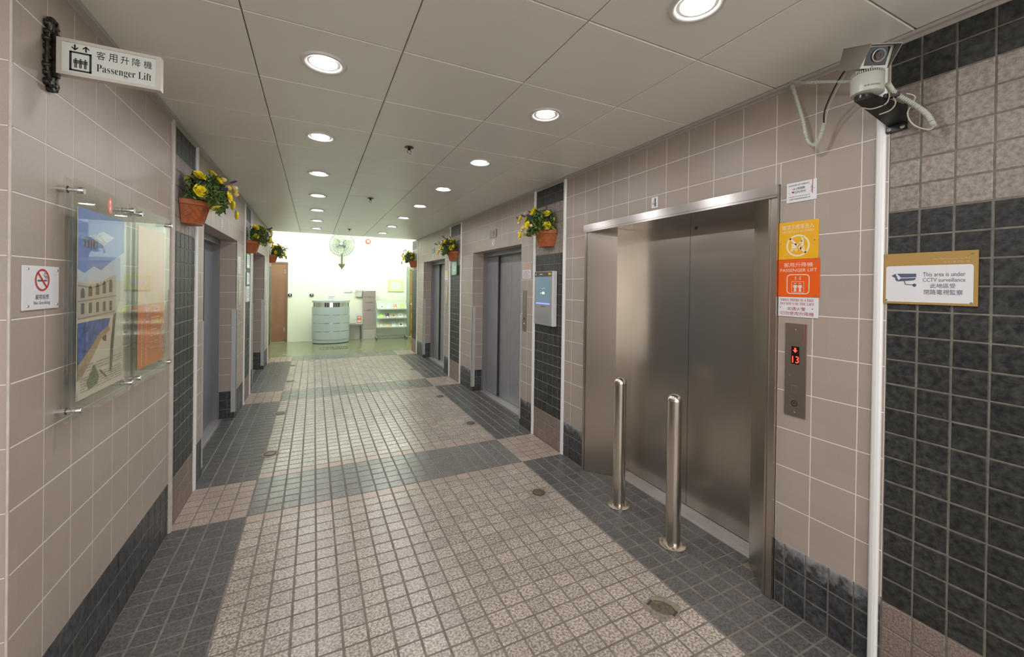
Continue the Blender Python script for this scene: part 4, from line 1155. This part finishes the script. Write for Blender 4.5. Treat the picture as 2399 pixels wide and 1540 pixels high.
# cables and hoses
def bez(P, n=14):
    P = [Vector(p) for p in P]; out = []
    for i in range(len(P)-1):
        p0, p1, p2, p3 = P[max(i-1, 0)], P[i], P[i+1], P[min(i+2, len(P)-1)]
        for k in range(n):
            t_ = k/n; out.append(.5*((2*p1)+(-p0+p2)*t_+(2*p0-5*p1+4*p2-p3)*t_**2+(-p0+3*p1-3*p2+p3)*t_**3))
    return out+[P[-1]]
def hose(path, r): 
    pts = bez(path, 20); return MB().tube(pts, [r*(1.06 if i % 2 else .78) for i in range(len(pts))], 10)
hose([W_(2.56, -2.125, 2.69), W_(2.50, -2.22, 2.632), W_(2.47, -2.32, 2.585), W_(2.44, -2.42, 2.535), W_(2.42, -2.46, 2.515)], .0075).build('conduit', 'hose_grey', t)
hose([W_(2.45, -2.555, 2.47), W_(2.50, -2.56, 2.44), W_(2.54, -2.60, 2.39), W_(2.56, -2.635, 2.34), W_(2.565, -2.655, 2.285)], .0105).build('conduit', 'hose_grey', t)
hose([W_(2.57, -2.12, 2.69), W_(2.55, -2.15, 2.62), W_(2.545, -2.19, 2.48), W_(2.54, -2.215, 2.37), W_(2.535, -2.245, 2.335), W_(2.53, -2.275, 2.36), W_(2.525, -2.295, 2.42)], .0085).build('wrapped_cable', 'hose_grey', t)
rear = HM @ Vector((L0, -.02, -.02))
MB().tube(bez([rear, Vector(W_(2.45, -2.38, 2.55)), Vector(W_(2.50, -2.31, 2.47)), Vector(W_(2.525, -2.295, 2.41))]), .0032, 6).build('cable', 'black', t)
rear2 = HM @ Vector((L0, .0, -.025))
MB().tube(bez([rear2, Vector(W_(2.44, -2.405, 2.55)), Vector(W_(2.49, -2.33, 2.47)), Vector(W_(2.524, -2.30, 2.41))]), .0026, 6).build('cable', 'hose_grey', t)
MB().box(-.018, .018, -.012, .012, -.010, .010, M=Matrix.Translation(W_(2.50, -2.555, 2.435)) @ Matrix.Rotation(-.9, 4, 'Z'), bev=.002).box(-.03, -.018, -.008, .008, -.008, .008, M=Matrix.Translation(W_(2.50, -2.555, 2.435)) @ Matrix.Rotation(-.9, 4, 'Z')).build('connector', 'black', t)
MB().tube(bez([W_(2.525, -2.585, 2.435), W_(2.545, -2.605, 2.415), W_(2.54, -2.585, 2.36), W_(2.55, -2.60, 2.31), W_(2.56, -2.64, 2.278), W_(2.565, -2.655, 2.288)]), .0028, 6).build('cable', 'cable_cream', t)
MB().tube(bez([W_(2.48, -2.548, 2.445), W_(2.47, -2.553, 2.42), W_(2.46, -2.545, 2.395), W_(2.44, -2.51, 2.385), W_(2.43, -2.48, 2.40)]), .0024, 6).tube(bez([W_(2.50, -2.553, 2.43), W_(2.50, -2.562, 2.40), W_(2.49, -2.55, 2.375), W_(2.475, -2.52, 2.365)]), .0024, 6).build('cable_tie', 'cable_cream', t)

# ================================================================== LOBBY
def at(x, z, y):      # a point measured on the back wall moved forward along its sight line
    k = (y-CAM.y)/(YB-CAM.y); return CAM.x+(x-CAM.x)*k, CAM.z+(z-CAM.z)*k
# doors
d = thing('door_1', 'reddish brown door at the left end of the lobby wall', 'door', (-.72, YB, 0)); d['kind'] = 'structure'
MB().box(.42, .475, -.035, .01, 0, 2.21).box(-.475, -.42, -.035, .01, 0, 2.21).box(-.42, .42, -.035, .01, 2.155, 2.21).build('door_frame', 'door_frame_brown', d)
lf = MB().box(-.42, .42, -.022, .008, .01, 2.155, bev=.002).build('door_leaf', 'door_brown', d)
for z_ in (.35, 1.95): MB().box(.385, .425, -.034, -.02, z_-.06, z_+.06).build('hinge', 'frame_grey', d)
d = thing('door_2', 'tan door in a grey green frame at the right end of the lobby', 'door', (3.48, YB, 0)); d['kind'] = 'structure'
MB().box(-.475, -.385, -.05, .01, 0, 2.19).box(.385, .475, -.05, .01, 0, 2.19).box(-.385, .385, -.05, .01, 2.10, 2.19).build('door_frame', 'frame_green', d)
MB().box(-.385, .385, -.012, .008, .02, 2.10).build('door_leaf', 'door_tan', d)
MB().lathe([(.012, 0), (.012, .03), (.028, .045), (.028, .06), (0, .07)], Matrix.Translation((-.33, -.012, 1.02)) @ Matrix.Rotation(PI/2, 4, 'X'), 16).build('door_knob', 'chrome', d)
# fan
fy = 9.16; fx, fz = at(1.129, 2.775, fy)
t = thing('wall_fan', 'large caged fan on a pole high on the lobby wall', 'fan', (1.13, YB, 2.19))
px, _, pz = 1.13, 0, 2.19
mb = MB().prism([(-.10, .02), (.10, .02), (.04, -.08), (-.04, -.08)], 0, .012, Matrix.Rotation(PI/2, 4, 'X')); mb.build('wall_bracket', 'fan_metal', t)
MB().tube([(0, -.03, -.13), (0, -.05, .0), (0, -.06, .45), (fx-px, -.12, fz-pz)], .018, 10).build('pole', 'fan_metal', t)
FMx = Matrix.Translation((fx-px, fy-YB, fz-pz)) @ Matrix.Rotation(-.25, 4, 'Z') @ Matrix.Rotation(PI/2-.18, 4, 'X')
MB().lathe([(0, -.20), (.05, -.19), (.07, -.16), (.075, -.04), (.06, -.02), (0, -.015)], FMx, 24).build('motor', 'fan_metal', t)
mb = MB()
RG = .335
for r, z_ in ((RG, 0), (RG*.97, .05), (RG*.80, .075), (RG*.62, .088), (RG*.42, .097), (RG*.2, .10), (RG*.97, -.05), (RG*.75, -.075), (RG*.5, -.09)):
    mb.tube([(r*math.cos(2*PI*i/36), r*math.sin(2*PI*i/36), z_) for i in range(37)], .0045 if r == RG else .0024, 5, FMx, False)
for i in range(28):
    an = 2*PI*i/28; c_, s_ = math.cos(an), math.sin(an)
    mb.tube([(r*c_, r*s_, z_) for r, z_ in ((.03, .10), (RG*.42, .097), (RG*.8, .075), (RG*.97, .05), (RG, 0), (RG*.97, -.05), (RG*.75, -.075), (RG*.3, -.092))], .0022, 4, FMx, False)
mb.build('guard', 'fan_metal', t)
for i in range(3):
    mb = MB(); vs = []
    for k in range(6):
        r = .05+.045*k; w = .04+.055*math.sin(PI*(k+.6)/6.4)
        for j in (-1, 1): vs.append((r*math.cos(j*w/r*.8), r*math.sin(j*w/r*.8), .018*j))
    mb.add(vs, [(2*k, 2*k+1, 2*k+3, 2*k+2) for k in range(5)], True, FMx @ Matrix.Rotation(2*PI*i/3+.4, 4, 'Z')); mb.build('blade', 'fan_blade', t)
for i in range(4):
    an = PI/4+i*PI/2; MB().box(.03, .17, -.006, .006, .094, .101, M=FMx @ Matrix.Rotation(an, 4, 'Z')).build('spoke', 'edge_dark', t)
MB().lathe([(.045, .10), (.045, .112), (0, .115)], FMx, 20).build('hub_badge', 'sky_print', t)
# bell
o = onwall('fire_bell', 'round red fire bell high on the lobby wall', 'bell', 'B', 1.851, 2.908)
MB().lathe([(.070, .0), (.078, .02), (.074, .045), (.05, .055), (.048, .05)], n=28).build('gong', 'bell_red', o)
MB().lathe([(.048, .052), (.03, .058), (0, .060)], n=20).build('centre', 'white_plate', o)
MB().box(-.008, .008, .075, .3, 0, .012).build('conduit', 'white_paint', o)
# framed notice
o = onwall('framed_notice', 'pale yellow framed notice above the brochure rack', 'notice board', 'B', 2.681, 1.592)
MB().box(-.235, .235, -.183, .183, .012, .024, bev=.003).build('board', 'yellow_board', o)
sh = MB().rect(-.160, .150, -.095, .110, .0246).build('sheet', 'white_plate', o)
mb = MB()
for k in range(6): dashes(mb, -.13, .12, .08-.03*k, .008, .0252, .8, 300+k)
mb.build('lettering', 'cloud' if False else 'poster_cloud', sh)
for sx_ in (-1, 1):
    for sy_ in (-1, 1): MB().lathe([(.009, 0), (.009, .028), (0, .030)], Matrix.Translation((sx_*.218, sy_*.166, 0)), 10).build('standoff', 'chrome', o)
# sockets, box
o = onwall('wall_switch', 'left white socket plate beside the vertical conduit', 'switch', 'B', 1.25, 1.42); MB().box(-.042, .042, -.04, .04, 0, .03, bev=.004).build('plate', 'white_plate', o); MB().box(-.012, .012, -.015, .015, .03, .036).build('rocker', 'white_paint', o)
o = onwall('wall_switch', 'right white socket plate with red light below the conduit', 'switch', 'B', 1.378, 1.42); MB().box(-.042, .042, -.04, .04, 0, .03, bev=.004).build('plate', 'white_plate', o); MB().rect(.005, .02, -.008, .008, .0306).build('neon_light', 'bell_red', o); MB().box(-.008, .008, .04, 1.0, 0, .012).build('conduit', 'white_paint', o)
o = onwall('key_box', 'small white metal box left of the steel cabinet', 'box', 'B', 1.607, 1.352)
MB().box(-.088, .088, -.104, .104, 0, .07, bev=.004).build('body', 'sign_frame', o); MB().box(-.080, .080, -.096, .096, .07, .075).build('door', 'sign_face', o)
mb = MB(); dashes(mb, -.05, .05, .07, .010, .0756, .9, 5); dashes(mb, -.06, .06, .045, .012, .0756, .9, 6); mb.build('lettering', 'red_print', o); MB().lathe([(.008, 0), (.006, .006), (0, .006)], Matrix.Translation((-.06, .01, .075)), 10).build('lock', 'black_metal', o)
for x, lab in ((-.188, 'black door holder on the wall beside the brown door'), (.352, 'black door holder on the wall above the reception desk')):
    o = onwall('door_holder', lab, 'door holder', 'B', x, 1.303); MB().box(-.048, .048, -.035, .03, 0, .05, bev=.006).build('body', 'black', o); MB().lathe([(.02, .05), (.02, .056), (0, .058)], n=14).build('magnet', 'chrome', o)
# steel cabinet
cy_ = 9.36
t = thing('steel_cabinet', 'narrow stainless cabinet with Chinese lettering beside the brochure rack', 'cabinet', (at(1.905, 0, cy_)[0], cy_, 0))
MB().box(-.178, .178, -.01, .13, 0, 1.43).build('body', 'stainless_bright', t)
dr = MB().box(-.168, .168, -.022, -.01, .30, 1.39, bev=.002).build('door', 'panel_steel', t)
MB().box(-.178, .178, -.015, -.01, 0, .29).build('base_panel', 'sign_frame', t)
MB().lathe([(.012, 0), (.012, .01), (0, .012)], Matrix.Translation((-.145, -.022, .80)) @ Matrix.Rotation(PI/2, 4, 'X'), 12).build('lock', 'chrome', dr)
mb = MB(); write(mb, '客戶服務中心', -.150, .150, 1.22, 1.275, 0); write(mb, '信件收集箱', -.115, .115, 1.06, 1.11, 0)
for k in range(3): dashes(mb, -.05-.04*k, .05+.04*k, .88-.02*k, .010, 0, .9, 400+k)
mb.v = [(p[0], -.0226, p[1]) for p in mb.v]; mb.build('lettering', 'brown_plate', dr)
# bench
by = 9.31
t = thing('bench', 'low grey bench between the reception desk and steel cabinet', 'bench', (1.43, by, 0))
MB().box(-.33, .27, -.16, .16, .435, .47, bev=.003).build('top', 'frame_grey', t)
for x in (-.31, .25):
    for y in (-.14, .14): MB().box(x-.02, x+.02, y-.02, y+.02, 0, .435).build('leg', 'frame_grey', t)
t = thing('leaflet_holder', 'clear leaflet stand with orange leaflet on the bench', 'leaflet stand', (1.60, by-.05, .47))
MB().box(-.085, .085, -.03, -.025, 0, .31).box(-.085, .085, -.03, .05, 0, .006).box(-.07, .07, -.05, -.045, 0, .2).build('holder', 'white_plate', t)
MB().box(-.055, .060, -.056, -.051, .03, .235).build('leaflet', 'orange_print', t)
MB().box(-.04, .04, -.0565, -.056, .17, .215).build('leaflet_title', 'white_plate', t); MB().box(-.045, .045, -.0565, -.056, .05, .11).build('leaflet_picture', 'white_plate', t)
# reception desk
t = thing('reception_desk', 'curved pale grey reception desk with mirrored bands', 'desk', (.845, 9.0, 0))
def arc(a, b, n=28): return [(a*math.cos(PI+PI*i/n), b*math.sin(PI+PI*i/n)) for i in range(n+1)]
def slab(a, b, z0, z1, back=.12):
    mb = MB(); A = arc(a, b); n = len(A)
    mb.add([(x, y, z0) for x, y in A]+[(x, y, z1) for x, y in A], [(i, i+1, n+i+1, n+i) for i in range(n-1)], True)
    prof = [(a, back), (-a, back)]+A
    mb.flat(prof, z0); mb.flat(prof, z1)
    m_ = len(A); mb.add([(-a, 0, z0), (-a, back, z0), (-a, back, z1), (-a, 0, z1)], [(0, 1, 2, 3)]); mb.add([(a, 0, z0), (a, back, z0), (a, back, z1), (a, 0, z1)], [(0, 1, 2, 3)]); mb.add([(-a, back, z0), (a, back, z0), (a, back, z1), (-a, back, z1)], [(0, 1, 2, 3)])
    return mb
slab(.445, .32, .0, .025).build('plinth_shadow', 'edge_dark', t)
slab(.465, .34, .02, .105).build('plinth', 'counter_grey', t)
slab(.462, .337, .1, 1.12).build('mirror_core', 'mirror_strip', t)
for k in range(4): slab(.478, .353, .112+.224*k, .112+.224*k+.209).build('band', 'counter_grey', t)
slab(.482, .357, 1.115, 1.165).build('counter_top', 'counter_grey', t)
t = thing('desk_notice', 'small white notice standing on the reception desk', 'sign', (.83, 8.87, 1.165))
MB().box(-.125, .125, -.003, .003, 0, .13).box(-.125, .125, -.003, .05, 0, .004).build('plate', 'white_plate', t)
mb = MB(); dashes(mb, -.1, .1, .105, .014, .0, .9, 500); dashes(mb, -.05, .05, .07, .008, 0, .9, 501); dashes(mb, -.08, .08, .045, .008, 0, .9, 502); mb.v = [(p[0], -.0036, p[1]) for p in mb.v]; mb.build('lettering', 'grey_print', t)
# brochure rack
ry = 9.22
xl, _ = at(2.118, 0, ry); xr, _ = at(3.008, 0, ry); xm = (xl+xr)/2; hw = (xr-xl)/2
t = thing('brochure_rack', 'pale green three-tier brochure rack on casters', 'rack', (xm, ry, 0))
for s in (-1, 1):
    MB().box(s*hw-.014, s*hw+.014, .10, .13, .06, 1.14).box(s*hw-.014, s*hw+.014, -.14, .2, .05, .08).build('side_frame', 'rack_green', t)
    for y in (-.12, .18):
        MB().lathe([(0, -.012), (.026, -.012), (.028, 0), (.026, .012), (0, .012)], Matrix.Translation((s*hw, y, .028)) @ Matrix.Rotation(PI/2, 4, 'Y'), 16).build('caster', 'black', t)
MB().box(-hw, hw, .10, .13, .10, .15).box(-hw, hw, .10, .13, 1.10, 1.135).build('crossbar', 'rack_green', t)
slope = []
for k, z_ in enumerate((.355, .625, .893)):
    yf = -.10
    vs = [(-hw, yf, z_), (hw, yf, z_), (hw, .10, z_+.24), (-hw, .10, z_+.24)]
    vs2 = [(x, y+.008, z-.004) for x, y, z in vs]
    mb = MB().add(vs+vs2, [(0, 1, 2, 3), (7, 6, 5, 4), (0, 4, 5, 1), (1, 5, 6, 2), (2, 6, 7, 3), (3, 7, 4, 0)])
    mb.box(-hw, hw, yf-.028, yf+.004, z_-.012, z_).box(-hw, hw, yf-.030, yf-.024, z_-.012, z_+.02)
    mb.build('shelf', 'rack_green', t)
br = [[(2.27, 'white_plate', 'grey_print', 'white brochure with a dark portrait, first on the top shelf'), (2.455, 'white_plate', 'sky_print', 'white brochure with blue corner on the top shelf'), (2.66, 'orange_print', 'white_plate', 'orange brochure with white house on the top shelf'), (2.87, 'lime_print', 'white_plate', 'pale green brochure at the right end of the top shelf')],
      [(2.255, 'lime_print', 'white_plate', 'bright lime brochure on the middle shelf'), (2.43, 'purple_print', 'white_plate', 'purple brochure with white house on the middle shelf'), (2.61, 'sand_print', 'grey_print', 'sand coloured brochure with dark mark on the middle shelf'), (2.83, 'white_plate', 'skin_print', 'wide brochure with a photo at the right of the middle shelf')],
      [(2.25, 'sand_print', 'white_plate', 'sand and white brochure, first on the lowest shelf'), (2.42, 'gold_print', 'sand_print', 'gold brochure on the lowest shelf'), (2.62, 'white_plate', 'sky_print', 'white brochure with blue corner on the lowest shelf'), (2.84, 'white_plate', 'brown_plate', 'white brochure with brown portrait on the lowest shelf')]]
for k, row in enumerate(br):
    z_ = (.893, .625, .355)[k]
    for i, (x, m1, m2, lab) in enumerate(row):
        xx, _ = at(x, 0, ry)
        o = thing('brochure', lab, 'brochure', (xx, ry-.098, z_+.004), 0, 'brochures on the rack')
        o.rotation_euler = (-math.atan2(.20, .24), 0, 0)
        w = .13 if (k and i == 3) else .098
        MB().box(-w/2, w/2, -.005, -.001, 0, .175).build('cover', m1, o)
        mb = MB()
        if m2 == 'sky_print': mb.box(-w*.3, w*.25, -.0056, -.005, .125, .165)
        elif m1 in ('orange_print', 'purple_print'):
            mb.box(-w*.32, w*.05, -.0056, -.005, .12, .155); mb.add([(-w*.35, -.0056, .01), (w*.35, -.0056, .01), (w*.35, -.0056, .05), (0, -.0056, .085), (-w*.35, -.0056, .05)], [(0, 1, 2, 3, 4)])
        else: mb.add([(w*.25*math.cos(2*PI*q/12), -.0056, .085+.035*math.sin(2*PI*q/12)) for q in range(12)], [tuple(range(12))])
        mb.build('cover_print', m2, o)
# drain grating in the concrete
t = thing('floor_grating', 'rectangular drain grating in the concrete before the reception desk', 'grating', (.88, 7.87, 0))
MB().box(-.33, .33, -.21, -.20, 0, .004).box(-.33, .33, .20, .21, 0, .004).box(-.33, -.32, -.2, .2, 0, .004).box(.32, .33, -.2, .2, 0, .004).build('frame', 'grating', t)
for i in range(12): MB().box(-.30+i*.0545-.014, -.30+i*.0545+.008, -.19, .19, 0, .003).build('slat', 'grating', t)
# hazard tape at the corridor's end corners
for X, sg, lab in ((XE, -1, 'yellow and black hazard strip on the right corner by the lobby'), (XW, 1, 'yellow and black hazard strip on the left corner by the lobby')):
    t = thing('hazard_strip', lab, 'hazard strip', (X, 6.9, 0))
    MB().box(0, sg*.004, -.05, .004, 0, 1.3).box(0, sg*.004, 0, .004, 0, 1.3).build('backing', 'tape_yellow', t)
    for i in range(5):
        z_ = .12+.26*i; mb = MB(); mb.add([(sg*.0045, -.05, z_), (sg*.0045, .004, z_+.06), (sg*.0045, .004, z_+.16), (sg*.0045, -.05, z_+.10)], [(0, 1, 2, 3)]); mb.build('black_stripe', 'black', t)
